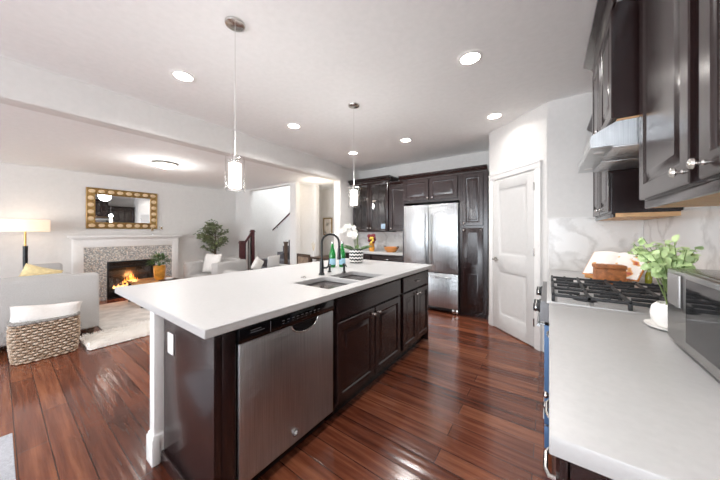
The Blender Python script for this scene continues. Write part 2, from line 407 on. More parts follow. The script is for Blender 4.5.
# ------------------------------------------------------------------ the setting
CE, LC = 2.74, 2.44            # ceiling heights kitchen / living
XW = .72                       # right wall
struct('floor', G().box(-8.5, -4.9, -.1, .85, 5.8, 0), 'floor')
struct('ceiling', G().box(-3.72, -4.9, CE, .85, 5.2, CE+.1), 'ceiling')
g = G().box(-7.3, -4.9, LC, -3.72, 3.9, LC+.1).box(-4.78, 3.9, LC, -3.72, 5.18, LC+.1).box(-4.9, 4.5, LC, -4.78, 5.18, LC+.1)
tag(struct('ceiling_living', g, 'ceiling'), kind='structure')
struct('wall_right', G().box(XW, -4.9, 0, XW+.12, 3.5, CE), 'wall')
struct('wall_end', G().prism([(.84, 3.5), (-.02, 3.5), (-.70, 4.17), (-.70, 5.0), (.84, 5.0)], 2, 0, CE), 'wall')
struct('wall_back', G().box(-3.9, 5.0, 0, -.70, 5.12, CE), 'wall')
g = G().box(-3.80, 4.30, 0, -3.62, 5.0, CE)
struct('wall_left', g, 'wall')
# dropped header between kitchen and living room
struct('trim_header', G().box(-3.76, -4.77, 2.415, -3.575, 4.30, CE), 'wall')
struct('wall_fireplace', G().box(-7.25, -4.9, 0, -7.1, 3.92, LC), 'wall')
g = G().box(-7.1, 3.9, 0, -6.42, 4.02, LC).box(-6.42, 3.9, 2.40, -4.78, 4.02, LC)
struct('wall_living_far', g, 'wall')
g = G().box(-4.78, 3.9, 0, -4.58, 4.02, LC).box(-5.0, 4.4, 0, -4.45, 4.5, LC).box(-4.78, 4.02, 0, -4.68, 4.4, LC)
struct('wall_dining_divider', g, 'wall')
g = G().box(-4.90, 5.08, 0, -3.80, 5.18, LC)
struct('wall_dining', g, 'wall')
g = G().box(-8.4, 5.08, 0, -4.90, 5.18, 4.4).box(-8.5, 4.02, 0, -8.4, 5.18, 4.4).box(-8.4, 3.92, LC+.1, -4.68, 4.0, 4.4).box(-8.4, 3.92, 0, -7.25, 4.02, LC+.1).box(-5.0, 4.5, 0, -4.90, 5.08, 4.4).box(-4.78, 4.0, LC+.1, -4.68, 4.5, 4.4).box(-5.0, 4.4, LC+.1, -4.68, 4.5, 4.4)
struct('wall_stairwell', g, 'wall')
# rear wall with glazed openings (behind the camera)
g = G()
for x0, x1, z0, z1 in ((-7.3, -6.8, 0, CE), (-4.0, -3.2, 0, CE), (.5, .85, 0, CE), (-6.8, -4.0, 0, .4), (-6.8, -4.0, 2.3, CE), (-3.2, .5, 2.3, CE)):
    g.box(x0, -4.9, z0, x1, -4.78, z1)
struct('wall_rear', g, 'wall')
def window(n, x0, x1, z0, z1, k):
    g = G()
    for i in range(k+1):
        x = x0+(x1-x0)*i/k; g.box(x-.03, -4.87, z0, x+.03, -4.81, z1)
    g.box(x0, -4.87, z0, x1, -4.81, z0+.06).box(x0, -4.87, z1-.06, x1, -4.81, z1)
    o = struct(f'window_{n}', g, 'trim')
    G().box(x0, -4.845, z0, x1, -4.84, z1).build('window_pane', 'glass', o)
window(1, -3.2, .5, 0.0, 2.3, 3); window(2, -6.8, -4.0, .4, 2.3, 3)
# baseboards and trim
struct('baseboard_fireplace', G().box(-7.1, 2.50, 0, -7.085, 3.885, .12, .003).box(-7.1, -4.7, 0, -7.085, .78, .12, .003), 'trim')
struct('baseboard_living_far', G().box(-7.08, 3.885, 0, -6.43, 3.9, .12, .003), 'trim')
# backsplashes
tag(struct('trim_backsplash_right', G().box(XW-.012, .3, .921, XW, 3.488, 1.47), 'marble'), kind='structure')
tag(struct('trim_backsplash_end', G().box(0.0, 3.488, .921, XW-.013, 3.5, 1.47), 'marble'), kind='structure')
tag(struct('trim_backsplash_back', G().box(-3.615, 4.988, .921, -2.16, 5.0, 1.34), 'marble'), kind='structure')

# pantry door in the 45 degree wall
A = Vector((-.02, 3.5, 0)); Bc = Vector((-.70, 4.17, 0)); dW = (A-Bc).normalized(); nW = Vector((-dW.y, dW.x, 0))
if nW.dot(Vector((-1, -1, 0))) < 0: nW = -nW
Lw = (A-Bc).length
MD = frame_m(dW, nW, Bc + nW*.001)
x0, x1, hD = .115, .115+.70, 2.03
g = G(); raised_dummy = None
def doorslab(g, Mx, x0, x1, z0, z1, t, panels):
    w = x1-x0
    # grid slab with recessed raised panels: stiles and rails then panels
    ys = [z0]+[v for p in panels for v in p]+[z1]; s = .115
    g.box(x0, -t, z0, x0+s, 0, z1, .002, Mx); g.box(x1-s, -t, z0, x1, 0, z1, .002, Mx)
    for a, b in zip(ys[0::2], ys[1::2]): g.box(x0+s, -t, a, x1-s, 0, b, .0005, Mx)
    for a, b in panels:
        def R(i, d): return (x0+s+i, a+i, x1-s-i, b-i, d)
        g.rings([R(0, t), R(.012, t-.009), R(.02, t-.012), R(.035, t-.012), R(.055, t-.004), R(.06, t-.004)], Mx)
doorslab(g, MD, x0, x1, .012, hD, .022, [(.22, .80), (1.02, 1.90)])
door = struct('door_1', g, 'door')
g = G()
g.box(x0-.085, -.03, 0, x0-.005, 0, hD+.012, .004, MD).box(x1+.005, -.03, 0, x1+.085, 0, hD+.012, .004, MD)
g.box(x0-.085, -.03, hD+.012, x1+.085, 0, hD+.092, .004, MD).box(x0-.09, -.036, hD+.075, x1+.09, 0, hD+.095, .003, MD)
struct('trim_1', g, 'trim')
for z in (.25, 1.05, 1.80):
    G().cyl(MD @ Vector((x1+.003, -.03, z)), MD @ Vector((x1+.003, -.03, z+.09)), .008, seg=10).build('hinge', 'chrome', door)
g = G(); c = MD @ Vector((x0+.06, -.023, .95))
g.cyl(c, c+nW*.012, .03, seg=20).cyl(c, c+nW*.05, .010, seg=12)
g.tube([c+nW*.05, c+nW*.055+dW*.02, c+nW*.05+dW*.11], [.010, .011, .007], 10)
g.build('lever_handle', 'chrome', door)
struct('baseboard_pantry', G().box(0, -.015, 0, x0-.087, 0, .12, .003, MD), 'trim')

# ------------------------------------------------------------------ ceiling lights
def downlight(x, y, label, pw=LAMP_W):
    t = thing('recessed_downlight', label, 'ceiling light', (x, y, CE), 0, 'recessed ceiling downlights')
    G().lathe([(.072, -.001), (.075, -.008), (.092, -.006), (.097, -.001)], (x, y, CE), 32).build('trim_ring', 'trim', t)
    G().lathe([(0, -.003), (.073, -.003), (.073, -.001), (0, -.001)], (x, y, CE), 32).build('lens', 'bright', t)
    l = bpy.data.lights.new('downlight', 'AREA'); l.shape = 'DISK'; l.size = .13; l.energy = pw; l.color = WARM; l.spread = math.radians(150)
    o = bpy.data.objects.new('downlight_glow', l); COL.objects.link(o); o.parent = t; o.location = (0, 0, -.012)
for x, y, pw, lb in ((-2.69, .99, 10, 'round recessed downlight left of the nearer pendant, above the seating side'),
                 (-.52, 2.25, 8, 'largest round downlight over the aisle between island and range'),
                 (-2.76, 2.32, 13, 'recessed downlight left of the farther pendant cord'),
                 (-1.79, 3.69, 15, 'recessed downlight in front of the refrigerator cabinets'),
                 (-.54, 3.55, 3.5, 'recessed downlight washing the white wall above the pantry door'),
                 (-2.85, 3.74, 17, 'small far downlight seen just beside the farther pendant cord'),
                 (-.52, .6, 11, 'unseen recessed downlight added above the near right counter'),  # out of view, added to light the near counter
                 (-2.7, -.6, 9, 'added unseen recessed downlight behind the island end near the glazed doors'),  # not in view, added for the light it gives
                 (-1.0, -.9, 7, 'extra unseen recessed downlight by the glazed doors behind the island')):  # extra lamp behind the camera, added for its light
    downlight(x, y, lb, pw)

def pendant(x, y, label):
    t = thing('pendant_light', label, 'pendant light', (x, y, CE), 0, 'pair of island pendants')
    G().lathe([(0, -.022), (.03, -.022), (.06, -.014), (.064, -.004), (.064, -.0005), (0, -.0005)], (x, y, CE), 32).build('canopy', 'chrome', t)
    G().cyl((x, y, 1.845), (x, y, CE-.02), .0022, seg=8).build('cord', 'blackcord', t)
    g = G().lathe([(0, .05), (.012, .05), (.014, .02), (.014, 0), (.0, 0)], (x, y, 1.80), 16)
    g.cyl((x-.062, y, 1.822), (x+.062, y, 1.822), .003, seg=8); g.build('fitter', 'chrome', t)
    G().lathe([(.061, 1.60), (.061, 1.83), (.058, 1.83), (.058, 1.60), (.061, 1.60)], (x, y, 0), 36).build('glass_cylinder', 'glass', t)
    G().lathe([(0, 1.625), (.038, 1.625), (.041, 1.63), (.041, 1.785), (.038, 1.79), (0, 1.79)], (x, y, 0), 32).build('frosted_shade', 'pendglow', t)
    l = bpy.data.lights.new('bulb', 'POINT'); l.energy = 6; l.shadow_soft_size = .05; l.color = WARM     # open top of the shade
    o = bpy.data.objects.new('bulb', l); COL.objects.link(o); o.parent = t; o.location = (0, 0, 1.88-CE)
    l = bpy.data.lights.new('bulb', 'POINT'); l.energy = 1.6; l.shadow_soft_size = .045; l.color = WARM    # open bottom
    o = bpy.data.objects.new('bulb', l); COL.objects.link(o); o.parent = t; o.location = (0, 0, 1.56-CE)
pendant(-1.725, .945, 'glass cylinder pendant over the near end of the white island')
pendant(-1.765, 2.33, 'glass cylinder pendant over the far end of the island by the orchid')

t = thing('flush_ceiling_light', 'round glowing flush mount light on the living room ceiling', 'ceiling light', (-5.05, 1.6, LC))
G().lathe([(0, -.002), (.10, -.002), (.165, -.012), (.17, -.035), (.165, -.035)], (-5.05, 1.6, LC), 40).build('rim', 'chrome', t)
G().lathe([(0, -.085), (.06, -.08), (.12, -.062), (.16, -.036), (0, -.034)], (-5.05, 1.6, LC), 40).build('diffuser', simple('lit_diffuser', '#ffffff', .5, emit='#fff0da', estr=7), t)
l = bpy.data.lights.new('bulb', 'POINT'); l.energy = 14; l.shadow_soft_size = .12; l.color = WARM
o = bpy.data.objects.new('bulb', l); COL.objects.link(o); o.parent = t; o.location = (0, 0, -.22)
l = bpy.data.lights.new('dining_lamp', 'POINT'); l.energy = 8; l.shadow_soft_size = .15; l.color = (1, .90, .76)
o = bpy.data.objects.new('dining_lamp', l); COL.objects.link(o); o.location = (-4.05, 4.05, 2.2)

# ------------------------------------------------------------------ island
def slab_holes(g, xs, ys, skip, z0, z1):
    for i in range(len(xs)-1):
        for j in range(len(ys)-1):
            if (i, j) not in skip: pass
    b = bmesh.new(); V = {}
    def v(i, j, k):
        if (i, j, k) not in V: V[(i, j, k)] = b.verts.new((xs[i], ys[j], (z0, z1)[k]))
        return V[(i, j, k)]
    nx, ny = len(xs)-1, len(ys)-1
    solid = lambda i, j: 0 <= i < nx and 0 <= j < ny and (i, j) not in skip
    for i in range(nx):
        for j in range(ny):
            if not solid(i, j): continue
            b.faces.new((v(i, j, 1), v(i+1, j, 1), v(i+1, j+1, 1), v(i, j+1, 1)))
            b.faces.new((v(i, j+1, 0), v(i+1, j+1, 0), v(i+1, j, 0), v(i, j, 0)))
            for di, dj, e in ((-1, 0, ((i, j+1), (i, j))), (1, 0, ((i+1, j), (i+1, j+1))), (0, -1, ((i, j), (i+1, j))), (0, 1, ((i+1, j+1), (i, j+1)))):
                if not solid(i+di, j+dj):
                    (a, c), (d, f) = e; b.faces.new((v(a, c, 0), v(d, f, 0), v(d, f, 1), v(a, c, 1)))
    g._merge(b)
SX0, SX1 = -1.66, -1.27
SB = ((1.38, 1.755), (1.785, 2.16))
g = G(); slab_holes(g, [-2.58, SX0, SX1, -1.16], [.505, SB[0][0], SB[0][1], SB[1][0], SB[1][1], 3.15], {(1, 1), (1, 3)}, .88, .92)
isl = g.build('island_countertop', 'quartz')
tag(isl, 'long white quartz island countertop with an undermount sink cut into it', 'countertop')
bv = isl.modifiers.new('edge', 'BEVEL'); bv.width = .003; bv.segments = 2; bv.limit_method = 'ANGLE'
# sink
t = thing('kitchen_sink', 'grey double bowl sink set under the white island countertop', 'sink', (-1.465, 1.77, .66))
for k, (y0, y1) in enumerate(SB):
    g = G()
    def R(i, z): return [(SX0+i, y0+i, z), (SX1-i, y0+i, z), (SX1-i, y1-i, z), (SX0+i, y1-i, z)]
    b = bmesh.new(); RR = [[b.verts.new(p) for p in R(i, z)] for i, z in ((-.012, .878), (-.003, .878), (-.003, .70), (.012, .68), (.03, .672))]
    for P, Q in zip(RR, RR[1:]):
        for q in range(4): b.faces.new((P[q], P[(q+1) % 4], Q[(q+1) % 4], Q[q]))
    b.faces.new(RR[-1]); g._merge(b); bo = g.build('bowl', simple('grey_sink_steel', '#8d8a84', .32, metal=.85), t)
    G().lathe([(0, .003), (.02, .003), (.035, .006), (.042, .001)], ((SX0+SX1)/2, (y0+y1)/2, .672), 20).build('drain', 'chrome', bo)
# faucet: black gooseneck pull-down
fx, fy = -1.745, 1.80
t = thing('kitchen_faucet', 'tall black gooseneck faucet standing behind the island sink', 'faucet', (fx, fy, .92))
G().lathe([(0, 0), (.027, 0), (.027, .012), (.021, .02), (.019, .12), (.016, .14), (0, .14)], (fx, fy, .92), 20).build('base', 'black', t)
dirv = Vector((.72, .69, 0)).normalized()
pts = [Vector((fx, fy, 1.05)), Vector((fx, fy, 1.22))]
R_ = .082
for k in range(0, 11):
    a = PI - PI*k/10; pts.append(Vector((fx, fy, 1.222)) + dirv*(R_+R_*math.cos(a)) + Vector((0, 0, R_*math.sin(a))))
pts.append(pts[-1]+Vector((0, 0, -.06)))
G().tube(pts, .0105, 12).build('gooseneck', 'black', t)
e = pts[-1]
G().lathe([(0, -.10), (.017, -.10), (.019, -.085), (.015, -.03), (.0125, 0.01), (0, .01)], tuple(e), 16).build('spray_head', 'black', t)
hb = Vector((fx, fy, .985)); g = G().cyl(hb, hb+Vector((.035, .035, 0)), .009, seg=10)
g.tube([hb+Vector((.035, .035, 0)), hb+Vector((.045, .045, .02)), hb+Vector((.05, .05, .09))], [.008, .007, .005], 10); g.build('handle', 'black', t)
def dispenser(x, y, h, label, name, out):
    t = thing(name, label, 'soap dispenser' if 'soap' in name else 'tap', (x, y, .92))
    G().lathe([(0, 0), (.02, 0), (.02, .008), (.012, .014), (.011, h), (0, h)], (x, y, .92), 16).build('body', 'black', t)
    o = Vector(out); p = Vector((x, y, .92+h))
    G().lathe([(0, 0), (.016, 0), (.017, .012), (.012, .02), (0, .02)], tuple(p), 16).tube([p+Vector((0, 0, .012)), p+o*.05+Vector((0, 0, .012)), p+o*.075+Vector((0, 0, .0))], .006, 8).build('spout', 'black', t)
dispenser(-1.80, 1.97, .06, 'small black pump dispenser behind the faucet handle', 'soap_dispenser', (.7, -.6, 0))
dispenser(-1.66, 2.03, .07, 'short black tap beside the faucet spray head', 'water_tap', (.8, -.5, 0))
tag(G().lathe([(0, 0), (.024, 0), (.024, .004), (.016, .009), (.014, .016), (0, .017)], (-1.765, 1.59, .92), 20).build('air_switch', 'chrome'),
    'small round chrome push button on the countertop by the sink', 'switch')

# island end panel
t = thing('island_end_panel', 'dark espresso panel closing the near end of the island', 'panel', (-1.5, .57, 0))
G().box(-1.803, .565, 0, -1.21, .60, .879, .001).build('panel', 'espresso', t)
G().box(-1.803, .550, 0, -1.21, .565, .075, .004).build('base_moulding', 'espresso', t)
G().box(-1.26, .601, 0, -1.205, .664, .879, .002).build('filler_stile', 'espresso', t)
G().box(-1.815, .60, 0, -1.795, 3.12, .879, .001).build('back_panel', 'espresso', t)
G().box(-1.803, 3.10, 0, -1.21, 3.125, .879, .001).build('far_panel', 'espresso', t)
t = thing('wall_outlet', 'white outlet plate on the dark island end panel', 'outlet', (-1.69, .56, .64))
G().box(-1.73, .558, .655, -1.655, .565, .77, .003).build('cover_plate', 'trim', t)
G().box(-1.715, .5555, .665, -1.67, .558, .76, .001).build('socket_insert', 'ceramic', t)
# island leg post
t = thing('island_post', 'white square post with stepped plinth holding up the island overhang', 'post', (-1.855, .565, 0))
G().box(-1.893, .522, .165, -1.822, .598, .879, .006).build('shaft', 'trim', t)
g = G().box(-1.905, .510, 0, -1.808, .548, .15, .003); g.box(-1.905, .548, 0, -1.817, .61, .15, .003)
g.box(-1.90, .515, .15, -1.815, .605, .168, .006); g.build('plinth', 'trim', t)
# dishwasher
dy0, dy1, dxf = .668, 1.345, -1.192
t = thing('dishwasher', 'stainless steel dishwasher with black control strip built into the island', 'dishwasher', (-1.5, 1.0, 0))
G().box(-1.78, dy0, .10, -1.225, dy1, .868).build('tub', 'black', t)
MX = face_pX(-1.225, dy0, 0)
w = dy1-dy0
g = G(); g.box(.004, -.033, .105, w-.004, 0, .792, .005, MX); dd = g.build('door', 'steel', t)
# scooped pocket handle
g = G(); n = 14
for k in range(n): 
    a0, a1 = PI+PI*k/n, PI+PI*(k+1)/n
pc = [(.42+.105*math.cos(PI+PI*k/n), .792+.058*math.sin(PI+PI*k/n)) for k in range(n+1)]
g.prism([(p[0], p[1]) for p in pc], 1, -.0345, -.033, Mx=MX)
g.build('pocket_handle', 'blackgloss', dd)
g = G(); g.tube([MX @ Vector((p[0], -.035, p[1])) for p in pc], .004, 8); g.build('pocket_lip', 'chrome', dd)
g = G(); g.box(.002, -.036, .794, w-.002, 0, .868, .004, MX); cp = g.build('control_panel', 'blackgloss', t)
g = G(); ink = simple('grey_panel_print', '#8f9196', .6)
for k in range(9): g.box(.25+k*.034, -.0366, .836, .268+k*.034, -.036, .839, Mx=MX)
for k in range(9): g.box(.252+k*.034, -.0366, .822, .262+k*.034, -.036, .824, Mx=MX)
g.box(.06, -.0366, .83, .14, -.036, .832, Mx=MX).box(.06, -.0366, .842, .12, -.036, .844, Mx=MX)
g.box(.175, -.0366, .802, .177, -.036, .858, Mx=MX)
bl = g.build('button_legends', ink, cp); bl['kind'] = 'stuff'
g = G(); bc = MX @ Vector((.345, -.0335, .165))
g.cyl(bc, bc+Vector((.003, 0, 0)), .021, seg=28); bd = g.build('badge', 'chrome', dd)
g = G().cyl(bc+Vector((.003, 0, 0)), bc+Vector((.0036, 0, 0)), .017, seg=28); g.build('badge_disc', ink, bd)
g = G()
for s in (-1, 1):
    g.tube([bc+Vector((.0045, s*(.003+.006*math.cos(a)), .008*math.sin(a))) for a in [2*PI*k/12 for k in range(10)]], .0012, 6)
g.build('badge_monogram', 'trim', bd)
G().box(-1.76, dy0+.01, 0, -1.27, dy1-.01, .099).build('toe_kick', 'black', t)
G().box(-1.235, dy0+.25, .869, -1.20, dy0+.29, .8785, .001).build('mounting_bracket', 'chrome', t)

# base cabinets of the island
def base_unit(name, label, MXf, w, fronts, cx, depth=.56, group=None, handle=None, mat='espresso', toe=.06):
    """MXf: face frame plane (local x along width, -y outwards). fronts: list of ('door'|'drawer'|'panel', x0, z0, w, h, knobspec)"""
    t = thing(name, label, 'cabinet', cx, 0, group)
    g = G(); g.box(.001, .003, .10, w-.001, depth, .879, 0, MXf); g.box(.001, toe, .0, w-.001, depth, .10, 0, MXf); g.build('carcass', mat, t)
    for kind, a, z0, fw, fh, kn in fronts:
        g = G()
        if kind == 'door': raised(g, MXf, a, z0, fw, fh); nm = 'door'
        elif kind == 'drawer': g.rings([(a, z0, a+fw, z0+fh, 0), (a, z0, a+fw, z0+fh, .014), (a+.008, z0+.008, a+fw-.008, z0+fh-.008, .02)], MXf); nm = 'drawer_front'
        else: g.rings([(a, z0, a+fw, z0+fh, 0), (a, z0, a+fw, z0+fh, .014), (a+.008, z0+.008, a+fw-.008, z0+fh-.008, .02)], MXf); nm = 'false_front'
        d = g.build(nm, mat, t)
        if kn and kn[0] == 'knob': knob(d, MXf, kn[1], kn[2])
        if kn and kn[0] == 'pull':
            p0 = MXf @ Vector((kn[1]-.042, -.02, kn[2])); p1 = MXf @ Vector((kn[1]+.042, -.02, kn[2]))
            out = (MXf.to_3x3() @ Vector((0, -1, 0)))
            g = G(); q = [p0, p0+out*.012, p0.lerp(p1, .2)+out*.018, p0.lerp(p1, .8)+out*.018, p1+out*.012, p1]
            g.tube(q, .005, 8); g.build('pull_handle', 'chrome', d)
    return t
y0, y1 = 1.349, 2.365; w = y1-y0
base_unit('sink_base_cabinet', 'wide dark cabinet below the sink, next to the dishwasher', face_pX(-1.208, y0, 0), w,
    [('panel', .035, .705, w-.06, .155, None), ('door', .035, .125, .475, .565, ('knob', .48, .645)), ('door', .525, .125, .455, .565, ('knob', .56, .645))], (-1.5, 1.85, 0))
y0, y1 = 2.367, 3.098; w = y1-y0
base_unit('drawer_base_cabinet', 'dark cabinet with one drawer over two doors at the far island end', face_pX(-1.208, y0, 0), w,
    [('drawer', .025, .705, w-.05, .155, ('pull', w/2, .785)), ('door', .025, .125, .335, .565, ('knob', .33, .645)), ('door', .368, .125, .335, .565, ('knob', .40, .645))], (-1.5, 2.73, 0))

# ------------------------------------------------------------------ back run: pantry cabinet, fridge, uppers
MF = face_mY(0, 4.30, 0)
t = thing('tall_pantry_cabinet', 'tall dark pantry cabinet with stacked doors right of the refrigerator', 'cabinet', (-.93, 4.6, 0))
G().box(-1.135, 4.303, .10, -.745, 4.97, 2.25).box(-1.135, 4.36, 0, -.745, 4.97, .10).build('carcass', 'espresso', t)
g = G(); raised(g, MF, -1.105, 1.42, .30, .80); d = g.build('door', 'espresso', t); knob(d, MF, -1.08, 1.46)
g = G(); a, ww = -1.105, .30
g.box(a, -.018, .13, a+ww, 0, 1.385, .002, MF)
for z0, z1 in ((.135, .735), (.765, 1.38)):
    def R(i, dd): return (a+.045+i, z0+.03+i, a+ww-.045-i, z1-.03-i, dd)
    g.rings([R(0, .0185), R(.006, .010), R(.012, .010), R(.035, .021), R(.04, .021)], MF)
d = g.build('door', 'espresso', t); knob(d, MF, -1.08, 1.35)

t = thing('over_refrigerator_cabinet', 'short dark two door cabinet above the refrigerator', 'cabinet', (-1.64, 4.6, 1.82))
G().box(-2.148, 4.303, 1.83, -1.137, 4.97, 2.25).build('carcass', 'espresso', t)
G().box(-2.148, 4.303, 0, -2.118, 4.97, 1.829).build('side_panel', 'espresso', t); G().box(-1.150, 4.303, 0, -1.137, 4.97, 1.829).build('side_panel', 'espresso', t)
for x, kx in ((-2.115, -1.69), (-1.635, -1.605)):
    g = G(); raised(g, MF, x, 1.87, .455, .36); d = g.build('door', 'espresso', t); knob(d, MF, kx+.02, 1.90)
def crown_y(name, x0, x1, y, z, ends=(1, 1), h=.075, p=.06, label=None, depth=.35):
    """crown along X facing -Y with a return on each end"""
    g = G(); prof = [(0, 0), (-.012, 0), (-.018, .018), (-.04, .04), (-p, .055), (-p, h), (0, h)]
    g.prism([(y+a, z+b) for a, b in prof], 0, x0-(p if ends[0] else 0), x1+(p if ends[1] else 0))
    return g
crown_y('', -2.148, -.745, 4.303, 2.252, (1, 0)).build('crown_moulding', 'espresso', t)

FX0, FX1, FY = -2.105, -1.165, 4.33
t = thing('refrigerator', 'stainless french door refrigerator with bottom freezer drawer', 'refrigerator', (-1.635, 4.62, 0))
G().box(FX0, FY, .03, FX1, 4.95, 1.775, .004).build('cabinet_body', simple('grey_side_metal', '#6f7073', .45, metal=.5), t)
MR = face_mY(0, FY-.002, 0)
xs = -1.655
for x0, x1, hx in ((FX0, xs-.003, xs-.045), (xs+.003, FX1, xs+.045)):
    d = G().box(x0, -.07, .655, x1, 0, 1.785, .008, MR).build('door', 'steel', t)
    bar_handle(d, (hx, FY-.072, .78), (hx, FY-.072, 1.63), (0, -1, 0), .010, .045, 'steel')
d = G().box(FX0, -.07, .085, FX1, 0, .645, .008, MR).build('freezer_drawer', 'steel', t)
bar_handle(d, (FX0+.10, FY-.072, .585), (FX1-.10, FY-.072, .585), (0, -1, 0), .010, .045, 'steel')
g = G().box(FX0+.02, -.03, .03, FX1-.02, 0, .082, .002, MR)
g.build('base_grille', 'black', t)
for x in (FX0+.05, FX1-.05): G().cyl((x, FY+.03, 0), (x, FY+.03, .03), .02, seg=12).build('foot', 'chrome', t)
G().box(FX1-.09, -.075, .02, FX1, -.002, .08, .003, MR).build('hinge_cover', 'chrome', t)
G().box(FX1-.012, -.06, .09, FX1+.003, -.004, 1.77, .002, MR).build('door_gasket', simple('dark_gasket', '#4a4b4e', .5), t)

# glass-door upper and narrow upper
def bars(g, Mx, x0, z0, w, h, st, t, nx, nz):
    g.box(x0, -t, z0, x0+st, 0, z0+h, .002, Mx).box(x0+w-st, -t, z0, x0+w, 0, z0+h, .002, Mx)
    g.box(x0+st, -t, z0, x0+w-st, 0, z0+st, .002, Mx).box(x0+st, -t, z0+h-st, x0+w-st, 0, z0+h, .002, Mx)
    for i in range(1, nx): x = x0+st+(w-2*st)*i/nx; g.box(x-.008, -t+.003, z0+st, x+.008, -.004, z0+h-st, 0, Mx)
    for i in range(1, nz): z = z0+st+(h-2*st)*i/nz; g.box(x0+st, -t+.004, z-.008, x0+w-st, -.005, z+.008, 0, Mx)
gx0, gx1, gy = -3.53, -2.64, 4.62
t = thing('glass_door_cabinet', 'dark upper cabinet with gridded glass doors over the back counter', 'cabinet', (-3.08, 4.8, 1.32))
g = G().box(gx0, gy+.02, 1.32, gx0+.02, 4.985, 2.36).box(gx1-.02, gy+.02, 1.32, gx1, 4.985, 2.36).box(gx0+.02, 4.97, 1.32, gx1-.02, 4.985, 2.36)
g.box(gx0+.02, gy+.02, 1.32, gx1-.02, 4.97, 1.345).box(gx0+.02, gy+.02, 2.335, gx1-.02, 4.97, 2.36).box(-3.10, gy+.02, 1.345, -3.06, gy+.04, 2.335); g.build('carcass', 'espresso', t)
MG = face_mY(0, gy+.02, 0)
for z in (1.67, 2.0): G().box(gx0+.021, gy+.06, z, gx1-.021, 4.969, z+.018).build('shelf', 'espresso', t)
for x, kx in ((gx0+.005, gx0+.41), (gx0+.45, gx0+.48)):
    g = G(); bars(g, MG, x, 1.33, .435, 1.02, .055, .02, 2, 3); d = g.build('door', 'espresso', t)
    G().box(x+.05, -.012, 1.38, x+.385, -.009, 2.30, 0, MG).build('pane', 'glass', d); knob(d, MG, kx, 1.40)
g = crown_y('', gx0, gx1, gy, 2.362, (1, 1), .09, .075)
prof = [(0, 0), (.015, 0), (.022, .02), (.048, .045), (.075, .065), (.075, .09), (0, .09)]
g.prism([(gx1+a, 2.362+b) for a, b in prof], 1, gy-.0, 4.98)
g.build('crown_moulding', 'espresso', t)
tag(G().box(-2.86, 4.72, 1.346, -2.76, 4.735, 1.49, .002, Mx=None).build('recipe_card', simple('pale_blue_card', '#a9c2d6', .6)), 'pale blue card standing inside the glass door cabinet', 'card')
t = thing('narrow_upper_cabinet', 'narrow dark upper cabinet between the glass cabinet and the refrigerator', 'cabinet', (-2.4, 4.8, 1.34))
G().box(-2.638, 4.655, 1.34, -2.152, 4.985, 2.26).build('carcass', 'espresso', t)
MN = face_mY(0, 4.654, 0)
g = G(); raised(g, MN, -2.60, 1.355, .42, .88); d = g.build('door', 'espresso', t); knob(d, MN, -2.565, 1.39)
crown_y('', -2.638, -2.215, 4.655, 2.262, (0, 0), .06, .045).build('crown_moulding', 'espresso', t)

# back base cabinets + counter
w = 1.455
base_unit('back_base_cabinet', 'dark base cabinets under the white counter left of the refrigerator', face_mY(-3.61, 4.40, 0), w,
    [('drawer', .03, .72, .68, .14, ('pull', .37, .79)), ('drawer', .745, .72, .68, .14, ('pull', 1.08, .79)), ('door', .03, .125, .335, .575, ('knob', .34, .66)), ('door', .375, .125, .335, .575, ('knob', .40, .66)), ('door', .745, .125, .335, .575, ('knob', 1.05, .66)), ('door', 1.09, .125, .335, .575, ('knob', 1.115, .66))], (-2.9, 4.7, 0))
tag(G().box(-3.614, 4.36, .88, -2.152, 4.986, .92, .003).build('back_countertop', 'quartz'), 'white countertop along the back wall left of the refrigerator', 'countertop')
bx, by = -2.55, 4.60
t = thing('wooden_bowl', 'orange wooden bowl with two dark handles on the back counter', 'bowl', (bx, by, .92))
G().lathe([(0, 0), (.085, 0), (.13, .05), (.145, .10), (.138, .10), (.12, .05), (.08, .012), (0, .01)], (bx, by, .921), 28).build('body', 'bowlwood', t)
for s in (-1, 1): G().tube([(bx+s*.138, by-.03, 1.0), (bx+s*.15, by-.03, 1.035), (bx+s*.15, by+.03, 1.035), (bx+s*.138, by+.03, 1.0)], .008, 8).build('handle', 'darkwood', t)
fx, fy = -2.98, 4.55
t = thing('flower_vase', 'vase of dark red and yellow flowers on the back counter behind the orchid', 'vase', (fx, fy, .92))
G().lathe([(0, 0), (.05, 0), (.065, .06), (.05, .14), (.06, .17), (.055, .17), (.045, .14), (.06, .06), (0, .01)], (fx, fy, .921), 20).build('vessel', 'terra', t)
g = G(); rnd = random.Random(3)
for k in range(16):
    c = (fx+rnd.uniform(-.09, .09), fy+rnd.uniform(-.06, .06), 1.10+rnd.uniform(0, .16)); g.sph(c, .035, u=10, v=6); g.cyl((fx, fy, 1.06), c, .003, seg=5)
g.build('blooms', 'redflower', t)
g = G()
for k in range(7): g.sph((fx+rnd.uniform(-.09, .09), fy-.07, 1.08+rnd.uniform(0, .12)), .028, u=10, v=6)
g.build('blooms', 'pollen', t)

